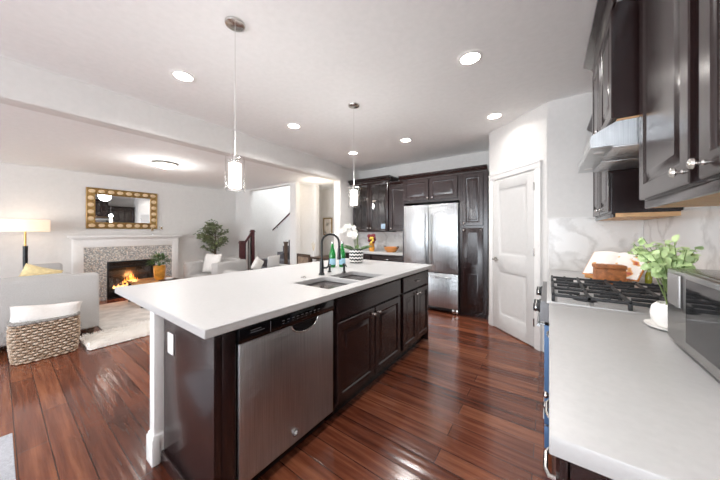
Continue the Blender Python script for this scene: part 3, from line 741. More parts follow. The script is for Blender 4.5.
# ------------------------------------------------------------------ right run
# near base cabinet and countertop
w = 1.19
base_unit('near_base_cabinet', 'dark base cabinet under the near right counter beside the range', face_mX(.032, 1.868, 0), w,
    [('drawer', .02, .72, .37, .14, ('pull', .20, .80)), ('drawer', .41, .72, .555, .14, ('pull', .90, .80)), ('drawer', .975, .72, .20, .14, ('pull', 1.125, .80)), ('door', .02, .12, .56, .585, ('knob', .55, .66)), ('door', .60, .12, .57, .585, ('knob', .63, .66))], (.3, 1.27, 0), .62)
tag(G().box(.0, .652, .88, XW-.014, 1.874, .92, .003).build('near_countertop', 'quartz'), 'large white countertop in the right foreground beside the range', 'countertop')
base_unit('corner_base_cabinet', 'dark base cabinet beyond the range in the corner', face_mX(.032, 3.484, 0), .83,
    [('drawer', .03, .72, .77, .14, ('pull', .41, .79)), ('door', .03, .12, .38, .585, ('knob', .37, .66)), ('door', .42, .12, .38, .585, ('knob', .45, .66))], (.3, 3.07, 0), .62)
tag(G().box(.0, 2.648, .88, XW-.014, 3.486, .92, .003).build('corner_countertop', 'quartz'), 'short white countertop beyond the gas range in the corner', 'countertop')

# range
ry0, ry1 = 1.880, 2.642
t = thing('gas_range', 'slide-in gas range with black grates between the two right counters', 'range', (.33, 2.26, 0))
G().box(.02, ry0, .05, XW-.02, ry1, .905).box(.06, ry0+.02, 0, XW-.04, ry1-.02, .05).build('body', 'steel', t)
G().box(-.012, ry0, .906, XW-.02, ry1, .925, .004).build('cooktop', simple('cooktop_steel', '#b9b8b7', .4, metal=.4), t)
g = G().prism([(-.045, .80), (.018, .80), (.018, .905), (-.013, .905), (-.013, .918), (-.040, .918)], 1, ry0, ry1); pf = g.build('control_panel', simple('grey_control_panel', '#7c7b7c', .45, metal=.6), t)
for y in (ry0+.075, ry0+.19, ry1-.19, ry1-.075):
    T = Matrix.Translation((-.043, y, .862)) @ Matrix.Rotation(-PI/2, 4, 'Y')
    g = G().lathe([(0, 0), (.029, 0), (.029, .006), (.024, .010), (.024, .032), (.021, .036), (0, .037)], seg=20, Mx=T); kn = g.build('control_knob', 'iron', pf)
    G().lathe([(.0245, .020), (.0255, .020), (.0255, .026), (.0245, .026), (.0245, .02)], seg=20, Mx=T).build('knob_collar', 'chrome', kn)
d = G().box(-.022, ry0+.006, .20, .018, ry1-.001, .78, .004).build('oven_door', 'steel', t)
G().box(-.0225, ry0+.0005, .20, .018, ry0+.006, .78, .001).build('door_edge', 'steel_sheen', d)  # side of the steel door, blue daylight reflection put into the colour
bar_handle(d, (-.022, ry0+.04, .765), (-.022, ry1-.04, .765), (-1, 0, 0), .009, .030, 'steel')
G().box(-.0235, ry0+.12, .32, -.022, ry1-.12, .62).build('oven_window', 'oven_glass', d)
d = G().box(-.022, ry0+.006, .06, .018, ry1-.001, .19, .004).build('warming_drawer', 'steel', t)
G().box(-.0225, ry0+.0005, .06, .018, ry0+.006, .19, .001).build('drawer_edge', 'steel_sheen', d)  # drawer side, coloured as steel reflecting blue daylight
G().box(-.030, ry0+.10, .168, -.022, ry1-.10, .184, .003).build('finger_pull', 'steel', d)
# burners and grates
for bx, by in ((.17, ry0+.15), (.17, ry1-.15), (.48, ry0+.15), (.48, ry1-.15), (.32, (ry0+ry1)/2)):
    g = G().lathe([(0, 0), (.055, 0), (.055, .008), (.036, .012), (.036, .02), (.03, .024), (0, .024)], (bx, by, .926), 22); g.build('burner', 'iron', t)
gz = .962
def grate(y0, y1):
    g = G(); x0, x1 = .02, .655; r = .0075
    def bar(a, b, h=.016):
        dx = abs(a[0]-b[0]) > abs(a[1]-b[1])
        if dx: g.box(min(a[0], b[0])-r, a[1]-r, gz-h/2, max(a[0], b[0])+r, a[1]+r, gz+h/2, .002)
        else: g.box(a[0]-r, min(a[1], b[1])-r, gz-h/2, a[0]+r, max(a[1], b[1])+r, gz+h/2, .002)
    ym = (y0+y1)/2; L = x1-x0
    for y in (y0, y1): bar((x0, y), (x1, y))
    for f in (0, .25, .5, .75, 1): bar((x0+L*f, y0), (x0+L*f, y1))
    for f in (.25, .75): bar((x0+L*(f-.2), ym), (x0+L*(f-.06), ym)); bar((x0+L*(f+.06), ym), (x0+L*(f+.2), ym))
    for x in (x0, x1, (x0+x1)/2):
        for y in (y0, y1): g.box(x-.008, y-.008, .9255, x+.008, y+.008, gz, .001)
    for f in (0, .125, .25, .375, .5, .625, .75, .875, 1):
        for y in (y0, y1): g.box(x0+L*f-.006, y-.007, gz, x0+L*f+.006, y+.007, gz+.014, .002)
    return g.build('grate', 'iron', t)
W3 = (ry1-ry0-.012)/3
for k in range(3): grate(ry0+.006+k*W3+.010, ry0+.006+(k+1)*W3-.010)

# upper cabinets on the right wall
XF = .375
def crown_x(x, y0, y1, z, h=.09, p=.07, near=False):
    g = G(); prof = [(0, 0), (-.012, 0), (-.018, .02), (-.045, .045), (-p, .062), (-p, h), (0, h)]
    g.prism([(x+a, z+b) for a, b in prof], 1, y0-(p if near else 0), y1+0); return g
t = thing('near_upper_cabinet', 'large dark two door upper cabinet above the microwave', 'cabinet', (.55, 1.24, 1.46))
g = G().box(XF, .65, 1.475, XW-.002, 1.832, 2.50); g.build('carcass', 'espresso', t)
G().box(XF+.019, .652, 1.441, XW-.004, 1.83, 1.474).build('underside', 'maple', t)
G().box(XF, .65, 1.440, XF+.018, 1.832, 1.474, .003).build('light_rail', 'espresso', t)
MU = face_mX(XF, 1.832, 0)
g = G(); raised(g, MU, .005, 1.482, .555, 1.0, .07); d = g.build('door', 'espresso', t); knob(d, MU, .52, 1.525, r=.016)
g = G(); raised(g, MU, .63, 1.482, .545, 1.0, .07); d = g.build('door', 'espresso', t); knob(d, MU, .665, 1.525, r=.016)
crown_x(XF, .65, 1.832, 2.502).build('crown_moulding', 'espresso', t)
XM = .285
t = thing('hood_cabinet', 'short dark cabinet above the range hood standing out from its neighbours', 'cabinet', (.5, 2.26, 1.9))
G().box(XM, 1.882, 1.915, XW-.002, 2.640, 2.52).build('carcass', 'espresso', t)
G().box(XM+.002, 1.884, 1.906, XW-.004, 2.638, 1.914).build('underside', 'maple', t)
MH = face_mX(XM, 2.640, 0)
for a, kx in ((.01, .345), (.39, .415)):
    g = G(); raised(g, MH, a, 1.925, .36, .575); d = g.build('door', 'espresso', t); knob(d, MH, kx, 1.96)
g = crown_x(XM, 1.882, 2.640, 2.522, .085, .07)
g.build('crown_moulding', 'espresso', t)
t = thing('far_upper_cabinet', 'dark two door upper cabinet in the corner beyond the range hood', 'cabinet', (.55, 3.06, 1.45))
G().box(XF, 2.644, 1.465, XW-.002, 3.486, 2.29).build('carcass', 'espresso', t)
G().box(XF+.019, 2.646, 1.436, XW-.004, 3.484, 1.464).build('underside', 'maple', t)
G().box(XF, 2.644, 1.435, XF+.018, 3.486, 1.464, .003).build('light_rail', 'espresso', t)
MV = face_mX(XF, 3.486, 0)
for a, kx in ((.01, .385), (.43, .455)):
    g = G(); raised(g, MV, a, 1.475, .40, .80); d = g.build('door', 'espresso', t); knob(d, MV, kx, 1.51)
crown_x(XF, 2.644, 3.486, 2.292, .08, .065).build('crown_moulding', 'espresso', t)
# hood
t = thing('range_hood', 'stainless under-cabinet range hood over the gas range', 'range hood', (.45, 2.26, 1.77))
hx = .182
g = G().prism([(hx, 1.78), (hx, 1.845), (hx+.10, 1.903), (XW-.003, 1.904), (XW-.003, 1.78)], 1, 1.886, 2.638, .0)
g.build('canopy', 'steel', t)
for y0 in (1.90, 2.27): G().box(hx+.09, y0, 1.774, XW-.06, y0+.355, 1.78, .002).build('grease_filter', 'filter', t)
for y in (2.02, 2.50): G().lathe([(0, -.004), (.022, -.004), (.026, 0), (0, 0)], (hx+.05, y, 1.78), 16).build('hood_light', 'ceramic', t)

# microwave
mx0, my1, my0, mz0, mz1 = .385, 1.48, .985, .935, 1.195
t = thing('microwave', 'stainless countertop microwave with dark glass door on the near counter', 'microwave', (.54, 1.23, .92))
G().box(mx0, my0, mz0, .705, my1, mz1, .006).build('housing', simple('microwave_steel', '#b4b2b0', .25, metal=1), t)
for x in (.43, .66):
    for y in (my0+.05, my1-.05): G().cyl((x, y, .921), (x, y, mz0), .014, seg=12).build('foot', 'black', t)
MM = face_mX(mx0-.001, my1, 0); wm = my1-my0
d = G().box(.0, -.022, mz0+.002, wm, 0, mz1-.002, .004, MM).build('door', simple('microwave_front', '#a9a7a5', .28, metal=1), t)
G().box(.17, -.0235, mz0+.035, wm-.02, -.022, mz1-.02, 0, MM).build('door_glass', 'oven_glass', d)
g = G().box(.03, -.030, mz0+.135, .135, -.022, mz1-.014, .004, MM); g.build('handle', simple('microwave_handle', '#a9a7a6', .5, metal=.8), d)

# potted eucalyptus on saucer
px, py = .425, 1.66
t = thing('potted_eucalyptus', 'round white pot with pale green eucalyptus beside the microwave', 'potted plant', (px, py, .92))
G().lathe([(0, 0), (.07, 0), (.085, .008), (.088, .014), (.08, .013), (.06, .008), (0, .008)], (px, py, .921), 36).build('saucer', 'ceramic', t)
G().lathe([(0, .009), (.05, .009), (.066, .03), (.07, .06), (.064, .09), (.05, .105), (.046, .105), (.046, .098), (0, .098)], (px, py, .921), 36).build('pot', 'ceramic', t)
rnd = random.Random(11); gs, gl = G(), G()
for k in range(30):
    a = rnd.uniform(0, 2*PI); e = .145*math.sqrt(rnd.random())
    top = Vector((px-.03+math.cos(a)*e*.75, py+.02+math.sin(a)*e, 1.15+rnd.uniform(.0, .2)*(1-.45*e/.145)))
    p0 = Vector((px+rnd.uniform(-.02, .02), py+rnd.uniform(-.02, .02), 1.02)); mid = p0.lerp(top, .5)+Vector((0, 0, .04))
    P = [p0, mid, top]; gs.tube(P, [.002, .0018, .001], 5)
    for q in range(7):
        f = .45+.55*q/6; c = p0.lerp(mid, f*2) if f < .5 else mid.lerp(top, f*2-1)
        d = Vector((rnd.uniform(-1, 1), rnd.uniform(-1, 1), rnd.uniform(-.5, .8))); u = Vector((rnd.uniform(-1, .4), rnd.uniform(-1.2, .2), rnd.uniform(.2, 1)))
        gl.leaf(c, d, u, rnd.uniform(.024, .036), rnd.uniform(.024, .034), .05)
gs.build('stems', 'stem', t); gl.build('foliage', 'leaf2', t)

# carved wooden box + open cookbook on its stand
t = thing('wooden_box', 'carved brown wooden box on the counter beyond the range', 'box', (.375, 2.76, .92), math.radians(6))
G().box(-.085, -.05, .001, .085, .05, .125, .004).build('body', 'carved', t, local=True)
G().box(-.09, -.055, .126, .09, .055, .155, .005).build('lid', 'carved', t, local=True)
t = thing('open_cookbook', 'open cookbook with orange food photos leaning on a stand behind the wooden box', 'book', (.40, 3.0, .92), math.radians(-38))
Tl = Matrix.Translation((0, 0, .03)) @ Matrix.Rotation(math.radians(-38), 4, 'X')
G().box(-.197, .001, -.002, .197, .010, .25, .002, Tl).build('cover', simple('orange_cover', '#d98a3c', .5), t, local=True)
for s, nm in ((-1, 'left'), (1, 'right')):
    g = G(); n = 10; b = bmesh.new(); vs = []
    for i in range(n+1):
        u = i/n; x = s*u*.19; d = -.004-.022*math.sin(PI*min(1, u*1.15))**.8*(1-.4*u)
        vs.append([b.verts.new((x, dd, z)) for dd, z in ((d, 0.004), (d, .245), (0, .245), (0, .004))])
    for P, Q in zip(vs, vs[1:]):
        for k in range(4): b.faces.new((P[k], Q[k], Q[(k+1) % 4], P[(k+1) % 4]))
    b.faces.new(vs[0]); b.faces.new(vs[-1][::-1]); bmesh.ops.recalc_face_normals(b, faces=b.faces); g._merge(b, Tl)
    g.build('page_block', 'page', t, local=True)
t = thing('cookbook_stand', 'dark easel stand holding up the open cookbook', 'stand', (.40, 3.0, .92), math.radians(-38))
g = G().box(-.15, -.03, .001, .15, .02, .02, .003).box(-.15, -.04, .001, .15, -.03, .032, .002); g.build('ledge', 'oak', t, local=True)
g = G().box(-.12, .012, -.004, .12, .022, .19, .002, Tl); g.tube([(0, .13, .15), (0, .20, .004)], .006, 8); g.build('back_rest', 'oak', t, local=True)
t = thing('olive_oil_bottle', 'small yellow green bottle at the right end of the cookbook', 'bottle', (.625, 2.95, .92))
G().lathe([(0, 0), (.02, 0), (.021, .01), (.021, .07), (.009, .10), (.009, .115), (0, .115)], (.625, 2.95, .921), 18).build('body', simple('olive_glass', '#8a8f2c', .15), t)
G().lathe([(0, 0), (.011, 0), (.011, .02), (0, .02)], (.625, 2.95, 1.037), 14).build('cap', 'black', t)

# ------------------------------------------------------------------ things on the island
def bottle(x, y, label):
    t = thing('water_bottle', label, 'bottle', (x, y, .92), 0, 'green water bottles')
    G().lathe([(0, 0), (.034, 0), (.037, .008), (.037, .14), (.030, .18), (.016, .225), (.014, .27), (0, .27)], (x, y, .921), 22).build('glass_body', 'green_glass', t)
    G().lathe([(.0375, .03), (.0378, .03), (.0378, .10), (.0375, .10)], (x, y, .921), 22).build('label_band', simple('blue_label', '#8fb6c8', .5), t)
    G().lathe([(0, 0), (.015, 0), (.015, .022), (0, .022)], (x, y, 1.191), 14).build('cap', 'chrome', t)
bottle(-2.023, 2.262, 'green glass water bottle nearer the faucet'); bottle(-1.945, 2.345, 'green glass water bottle beside the chevron orchid pot')
ox, oy = -2.06, 2.77
t = thing('potted_orchid', 'white orchid in a black and white chevron pot on the island', 'potted plant', (ox, oy, .92))
o = G().lathe([(0, 0), (.075, 0), (.086, .02), (.094, .09), (.092, .15), (.083, .185), (.074, .185), (.074, .165), (0, .165)], (ox, oy, .921), 36).build('pot', 'chevron', t)
# own object space centred on the pot axis is the thing's origin
g = G(); rnd = random.Random(5)
for k in range(7):
    a = 2*PI*k/7+.3; g.leaf((ox+.02*math.cos(a), oy+.02*math.sin(a), 1.07), (math.cos(a), math.sin(a), .75), (0, 0, 1), rnd.uniform(.16, .24), .055, .35)
g.build('foliage', 'leaf3', t)
g = G(); flowers = []
for (dx, dy, hh, sx, sy) in ((-.02, 0, .30, -.20, -.14), (.01, .02, .36, -.14, -.12), (.02, -.01, .26, -.04, -.06)):
    P = [Vector((ox+dx, oy+dy, 1.07)), Vector((ox+dx, oy+dy, 1.07+hh*.6)), Vector((ox+dx+sx*.3, oy+dy+sy*.3, 1.07+hh*.92)), Vector((ox+dx+sx*.7, oy+dy+sy*.7, 1.07+hh)), Vector((ox+dx+sx, oy+dy+sy, 1.07+hh*.86))]
    g.tube(P, .004, 6)
    for f in (0., .33, .66, 1.): 
        i = 2+int(f*2) if f < 1 else 3; q = P[2].lerp(P[3], f*2) if f < .5 else P[3].lerp(P[4], f*2-1); flowers.append(q)
    flowers.append(P[1].lerp(P[2], .6))
g.build('stems', 'stem', t)
for q in flowers:
    q = q+Vector((rnd.uniform(-.015, .03), rnd.uniform(-.04, 0), -.02)); g = G()
    nrm = Vector((.55+rnd.uniform(-.3, .3), -.8, rnd.uniform(-.2, .2))).normalized(); u = nrm.orthogonal().normalized(); v = nrm.cross(u)
    for k in range(5):
        a = 2*PI*k/5+rnd.uniform(-.1, .1); g.leaf(q, u*math.cos(a)+v*math.sin(a)+nrm*.15, nrm, .036, .032, -.1)
    g.sph(q+nrm*.008, .008, u=8, v=6); g.build('flower', 'petal', t)

# ------------------------------------------------------------------ living room
FXF = -6.95
t = thing('fireplace', 'white mantel fireplace with speckled tile surround and glowing gas fire', 'fireplace', (-7.02, 1.62, 0))
g = G().box(-7.099, .86-.06, 0, FXF+.02, .935, 1.19, .003).box(-7.099, 2.33, 0, FXF+.02, 2.45, 1.19, .003).box(-7.099, .935, 1.03, FXF+.02, 2.33, 1.19, .003)
g.build('mantel_surround', 'trim', t)
g = G().box(-7.099, .745, 1.215, -6.86, 2.505, 1.255, .004).box(-7.099, .775, 1.19, -6.895, 2.475, 1.215, .006); g.build('mantel_shelf', 'trim', t)
g = G(); b = bmesh.new()
g.box(-7.099, .936, 0, FXF, 1.25, 1.029).box(-7.099, 2.01, 0, FXF, 2.329, 1.029).box(-7.099, 1.25, .74, FXF, 2.01, 1.029); g.build('tile_surround', 'mosaic', t)
g = G().box(-7.095, 1.251, .0, -7.08, 2.009, .739).box(-7.08, 1.251, 0, -6.96, 1.262, .739).box(-7.08, 1.998, 0, -6.96, 2.009, .739); g.build('firebox', 'black', t)
MFp = face_pX(-6.955, 1.251, 0); wf = .758
g = G(); g.box(0, -.012, .0, .03, 0, .739, .002, MFp).box(wf-.03, -.012, 0, wf, 0, .739, .002, MFp).box(.03, -.012, .60, wf-.03, 0, .64, .002, MFp).box(.03, -.012, .705, wf-.03, 0, .739, .002, MFp).box(.03, -.012, 0, wf-.03, 0, .03, .002, MFp).box(.03, -.012, .11, wf-.03, 0, .14, .002, MFp)
for k in range(3): g.box(.03, -.010, .648+k*.019, wf-.03, 0, .656+k*.019, 0, MFp).box(.03, -.010, .04+k*.022, wf-.03, 0, .05+k*.022, 0, MFp)
g.build('louvred_frame', 'black', t)
G().box(.03, .003, .14, wf-.03, .005, .60, 0, MFp).build('glass_front', 'glass', t)
g = G()
for k, (ya, yb, z, x) in enumerate(((1.36, 1.90, .19, -7.01), (1.42, 1.84, .22, -7.05), (1.35, 1.62, .25, -7.03), (1.62, 1.90, .25, -7.02))):
    g.tube([(x, ya, z), (x+.01, (ya+yb)/2, z+.012), (x, yb, z+.02*(k-1))], [.026, .03, .024], 9)
g.build('log_set', 'log', t)
g = G(); rnd = random.Random(2)
for k in range(17):
    y = 1.36+.54*k/16; hgt = .07+.22*math.exp(-((y-1.63)/.13)**2)*rnd.uniform(.7, 1.1); x = -7.02+rnd.uniform(-.02, .03)
    g.lathe([(0, 0), (.022, .02), (.026, hgt*.3), (.014, hgt*.65), (.006, hgt*.85), (0, hgt)], (x, y, .19), 9)
g.build('flames', 'flame', t)
l = bpy.data.lights.new('fire_glow', 'POINT'); l.energy = 13; l.color = (1, .42, .14); l.shadow_soft_size = .08
o = bpy.data.objects.new('fire_glow', l); COL.objects.link(o); o.parent = t; o.location = (-6.99+7.02, 0, .42)

# mirror
t = thing('wall_mirror', 'wide rectangular mirror in an ornate gold frame above the mantel', 'mirror', (-7.08, 1.54, 1.385))
MMi = face_pX(-7.098, .985, 1.385); mw_, mh_, fw = 1.105, .785, .125
g = G()
def R(i, d): return (i, i, mw_-i, mh_-i, d)
g.rings([R(0, 0), R(0, .03), R(.012, .04), R(.025, .028), R(fw-.03, .022), R(fw-.016, .032), R(fw, .024), R(fw+.002, .012)], MMi, cap=False)
fr = g.build('frame', 'gold', t)
G().box(fw, -.014, fw, mw_-fw, -.002, mh_-fw, 0, MMi).build('mirror_glass', 'mirror', t)
c = fw/2
def oval(x, z, rx, rz, ax):
    g = G().sph((x, -.028, z), 1, (rx, .016, rz), 16, 8, MMi); g.mi = 1
    q = .5*(mw_-2*c-.03)/7 if ax == 0 else .5*(mh_-2*c)/5
    for a, b in ((q, .034), (q, -.034), (q, 0)):
        g.sph((x+(a if ax == 0 else b), -.03, z+(b if ax == 0 else a)), .014, (1, .8, 1), 8, 6, MMi)
    g.build('shell_medallion', ['shell', 'gold'], fr)
for k in range(8):
    x = c+.015+(mw_-2*c-.03)*k/7
    for z in (c, mh_-c): oval(x, z, .050, .037, 0)
for k in range(1, 5):
    z = c+(mh_-2*c)*k/5
    for x in (c, mw_-c): oval(x, z, .048, .040, 1)
# candle holders on the mantel
for y, h, lb in ((1.97, .14, 'shorter glass candle holder on the right of the mantel shelf'), (2.13, .19, 'taller glass candle holder at the right end of the mantel shelf')):
    t = thing('candle_holder', lb, 'candle holder', (-6.96, y, 1.255), 0, 'mantel candle holders')
    G().lathe([(0, 0), (.035, 0), (.035, .006), (.006, .012), (.006, h*.5), (.03, h*.62), (.034, h), (.031, h), (.027, h*.64), (0, h*.55)], (-6.96, y, 1.2555), 18).build('stemmed_cup', 'glass', t)
    G().lathe([(0, 0), (.02, 0), (.02, .05), (0, .052)], (-6.96, y, 1.2565+h*.64), 14).build('candle', 'gold', t)

# main sofa with its back to the kitchen
sx0, sx1, sy0, sy1 = -5.66, -4.745, -1.25, .785
t = thing('sofa', 'light grey sofa seen from behind at the left edge', 'sofa', (-5.2, -.23, 0))
G().box(sx1-.21, sy0, .09, sx1, sy1, .79, .03, seg=3).build('back', 'sofa', t)
G().box(sx0+.02, sy0+.2, .09, sx1-.211, sy1-.2, .30, .02).build('seat_base', 'sofa', t)
for y0, y1 in ((sy0, sy0+.199), (sy1-.199, sy1)): G().box(sx0, y0, .09, sx1-.211, y1, .60, .03, seg=3).build('arm', 'sofa', t)
ys = (sy0+.2, (sy0+sy1)/2, sy1-.2)
for a, b in zip(ys, ys[1:]):
    G().box(sx0, a+.003, .302, sx1-.213, b-.003, .46, .04, seg=3).build('seat_cushion', 'sofa', t)
    G().box(sx1-.36, a+.004, .465, sx1-.214, b-.004, .80, .05, seg=3).build('back_cushion', 'sofa', t)
for x in (sx0+.07, sx1-.06):
    for y in (sy0+.08, sy1-.08): G().box(x-.03, y-.03, 0.001, x+.03, y+.03, .089, .004).build('leg', 'darkwood', t)
def pillow(name, label, loc, w, h, th, rz, tilt, mat, group=None, rx=0, sag=.0, pin=4):
    g = G(); Mx = Matrix.Rotation(rz, 4, 'Z') @ Matrix.Rotation(tilt, 4, 'X') @ Matrix.Rotation(rx, 4, 'Y')
    g.cushion(w, h, th, Matrix.Translation(loc) @ Mx, pw=pin, sag=sag)
    return tag(g.build(name, mat), label, 'pillow', group)
pillow('throw_pillow', 'pale yellow knitted pillow poking above the sofa back', (-5.235, .30, .725), .34, .33, .16, PI/2+.1, .1, 'yellow_fab', rx=.4, pin=3)
pillow('throw_pillow', 'white pillow on the sofa at the far left edge', (-5.2, -.16, .69), .38, .34, .14, PI/2-.1, .2, 'white_fab', rx=-.3)

# basket with a pillow
t = thing('wicker_basket', 'oval woven seagrass basket behind the sofa with a white pillow in it', 'basket', (-4.39, .315, 0))
bxc, byc, hx_, hy_ = -4.40, .31, .15, .232
BASE = []
for k in range(720):
    a = 2*PI*k/720; ca, sa = math.cos(a), math.sin(a)
    BASE.append(Vector((math.copysign(abs(ca)**.5, ca)*hx_, math.copysign(abs(sa)**.5, sa)*hy_)))
CUM = [0.]
for k in range(720): CUM.append(CUM[-1]+(BASE[(k+1) % 720]-BASE[k]).length)
def ring(z, off, amp, ph, n=200):
    P = []; tp = 1.0+.05*math.sin(PI*z/.40)-.07*(1-z/.40); j = 0
    for k in range(n):
        s = CUM[-1]*k/n
        while CUM[j+1] < s: j += 1
        f = (s-CUM[j])/(CUM[j+1]-CUM[j]); q = BASE[j].lerp(BASE[(j+1) % 720], f); t_ = (BASE[(j+3) % 720]-BASE[(j-2) % 720]).normalized()
        o_ = off+amp*math.cos(2*PI*20*k/n+ph)
        P.append((bxc+q.x*tp+t_.y*o_, byc+q.y*tp-t_.x*o_, z))
    return P
g = G()
for k in range(14): g.tube(ring(.014+k*.0285, 0, .009, PI*(k % 2)), .0105, 6, True)
bb = g.build('woven_body', 'weave', t)
g = G()
for k in range(40):
    P = []
    for q in range(7):
        z = .01+.385*q/6; R0 = ring(z, -.004, 0, 0, 40)[k]; P.append(R0)
    g.tube(P, .008, 6)
g.build('stakes', 'tan', t)
g = G().tube(ring(.405, .004, 0, 0), .016, 8, True); g.build('rim', simple('grey_woven_rim', '#8d8a86', .85, noise=.3, nscale=60), t)
g = G().prism([(p[0], p[1]) for p in ring(.02, -.026, 0, 0, 40)], 2, .004, .29); g.build('lining', simple('dark_basket_lining', '#3a2c22', .95), t)
pillow('basket_pillow', 'white slouchy pillow stuffed into the wicker basket', (-4.41, .320, .435), .52, .23, .26, PI/2-.03, -.32, 'white_fab', rx=.10, sag=.05)

# rugs
def fluffy(name, label, x0, y0, x1, y1, nx, ny, hmin, hmax, lean, mat):
    rnd = random.Random(4); t = thing(name, label, 'rug', ((x0+x1)/2, (y0+y1)/2, 0))
    G().box(x0+.02, y0+.02, .001, x1-.02, y1-.02, .012, .003).build('backing', mat, t)
    g = G(); bm = g.bm
    for i in range(nx):
        for j in range(ny):
            x = x0+(x1-x0)*(i+rnd.random())/nx; y = y0+(y1-y0)*(j+rnd.random())/ny
            a = rnd.uniform(0, 2*PI); hh = rnd.uniform(hmin, hmax); ln = rnd.uniform(.3, 1)*lean; r = rnd.uniform(.6, 1)*(x1-x0)/nx
            tp = bm.verts.new((x+ln*math.cos(a), y+ln*math.sin(a), .011+hh))
            b3 = [bm.verts.new((x+r*math.cos(a+q*2*PI/3), y+r*math.sin(a+q*2*PI/3), .008)) for q in range(3)]
            for q in range(3): bm.faces.new((b3[q], b3[(q+1) % 3], tp))
    o = g.build('pile', mat, t, smooth=False); o['kind'] = 'stuff'
M['rugflat'] = simple('grey_beige_rug', '#d3cec8', .95, noise=.2, nscale=5, bump=.4, bscale=60, spec=.1)
tag(G().box(-6.55, .83, .001, -4.735, 2.12, .012, .004).build('area_rug', 'rugflat'), 'flat mottled beige area rug in front of the fireplace', 'rug')
fluffy('fur_rug', 'fluffy white faux fur rug on the floor beside the sofa end and basket', -4.69, .60, -4.14, 1.9, 40, 100, .03, .06, .04, 'shag')
# pale mat in the near left corner
tag(G().box(-2.85, -1.3, .001, -1.9, .06, .014, .004).build('floor_mat', 'rugmat'), 'pale knit mat corner on the floor at the lower left', 'rug')

# coffee table + plant
t = thing('coffee_table', 'low wooden coffee table in front of the fireplace', 'table', (-6.05, 1.75, 0))
G().box(-6.46, 1.43, .37, -5.64, 2.08, .41, .006).build('tabletop', 'oak', t)
for x in (-6.42, -5.68):
    for y in (1.47, 2.04): G().box(x-.022, y-.022, .0125, x+.022, y+.022, .369, .003).build('leg', 'black', t)
px, py = -6.03, 1.82
t = thing('potted_plant', 'leafy green plant in an amber pot on the coffee table', 'potted plant', (px, py, .41))
G().lathe([(0, 0), (.06, 0), (.085, .06), (.095, .27), (.087, .27), (.08, .24), (0, .235)], (px, py, .411), 24).build('pot', 'terra', t)
g = G(); rnd = random.Random(8)
for k in range(130):
    a, e = rnd.uniform(0, 2*PI), rnd.uniform(-.1, 1.3); r = rnd.uniform(.05, .17)
    d = Vector((math.cos(a)*math.cos(e), math.sin(a)*math.cos(e), math.sin(e))); p = Vector((px, py, .72))+d*r
    g.leaf(p, d+Vector((0, 0, -.1)), (0, 0, 1), rnd.uniform(.05, .09), .03, .3)
for k in range(10):
    a = rnd.uniform(0, 2*PI); g.tube([(px, py, .645), (px+.06*math.cos(a), py+.06*math.sin(a), .78)], .004, 5)
g.build('foliage', 'leaf3', t)
t = thing('tray', 'small dark tray with white dish on the coffee table', 'tray', (-5.83, 1.9, .41))
G().box(-5.92, 1.76, .411, -5.68, 2.04, .425, .004).build('base', 'darkwood', t)
G().lathe([(0, .0), (.05, .0), (.08, .03), (.076, .03), (.05, .006), (0, .006)], (-5.80, 1.90, .426), 20).build('dish', 'ceramic', t)

# floor lamp
lx, ly = -6.72, .265
t = thing('floor_lamp', 'lit lamp with wide drum shade and black and brass stem left of the fireplace', 'lamp', (lx, ly, 0))
G().lathe([(0, 0), (.14, 0), (.14, .015), (.02, .025), (0, .025)], (lx, ly, .001), 28).build('base', 'black', t)
G().cyl((lx, ly, .026), (lx, ly, 1.10), .027, seg=18).build('lower_column', 'black', t)
G().cyl((lx, ly, 1.10), (lx, ly, 1.42), .012, seg=12).build('stem', 'brass', t)
G().lathe([(.255, 1.33), (.255, 1.515), (.251, 1.515), (.251, 1.33), (.255, 1.33)], (lx, ly, 0), 40).build('lamp_shade', 'shadewhite', t)
G().cyl((lx-.25, ly, 1.42), (lx+.25, ly, 1.42), .004, seg=6).build('shade_spider', 'brass', t)
l = bpy.data.lights.new('bulb', 'POINT'); l.energy = 2.2; l.shadow_soft_size = .06; l.color = (1, .84, .66)
o = bpy.data.objects.new('bulb', l); COL.objects.link(o); o.parent = t; o.location = (0, 0, 1.47)

def armchair(label, loc, rz, w=.78, d=.78, back=.80, armh=.62, mat='chairfab', name='armchair'):
    """local: faces -Y, centre at origin"""
    t = thing(name, label, 'armchair', loc, rz)
    aw = .16
    G().box(-w/2+aw, -d/2+.02, .10, w/2-aw, d/2-.16, .28, .02).build('seat_base', mat, t, local=True)
    G().box(-w/2+aw+.003, -d/2, .282, w/2-aw-.003, d/2-.17, .44, .04, seg=3).build('seat_cushion', mat, t, local=True)
    G().box(-w/2+aw+.002, d/2-.165, .10, w/2-aw-.002, d/2, back, .04, seg=3).build('backrest', mat, t, local=True)
    for s in (-1, 1): G().box(min(s*w/2, s*(w/2-aw)), -d/2, .10, max(s*w/2, s*(w/2-aw)), d/2, armh, .03, seg=3).build('arm', mat, t, local=True)
    for s in (-1, 1):
        for y in (-d/2+.06, d/2-.06): G().cyl((s*(w/2-.08), y, .001), (s*(w/2-.08), y, .099), .018, .024, seg=12).build('leg', 'darkwood', t, local=True)
    return t
armchair('light grey armchair with white pillow in front of the olive tree', (-5.83, 2.78, 0.0), math.radians(19), .88, .84, .74, .70)
pillow('throw_pillow', 'white pillow on the armchair below the olive tree', (-5.77, 2.66, .665), .42, .40, .13, math.radians(19), -.25, 'white_fab')
armchair('grey armchair back just left of the fireplace', (-6.24, .46, 0), PI/2, .66, .62, .82, .60)

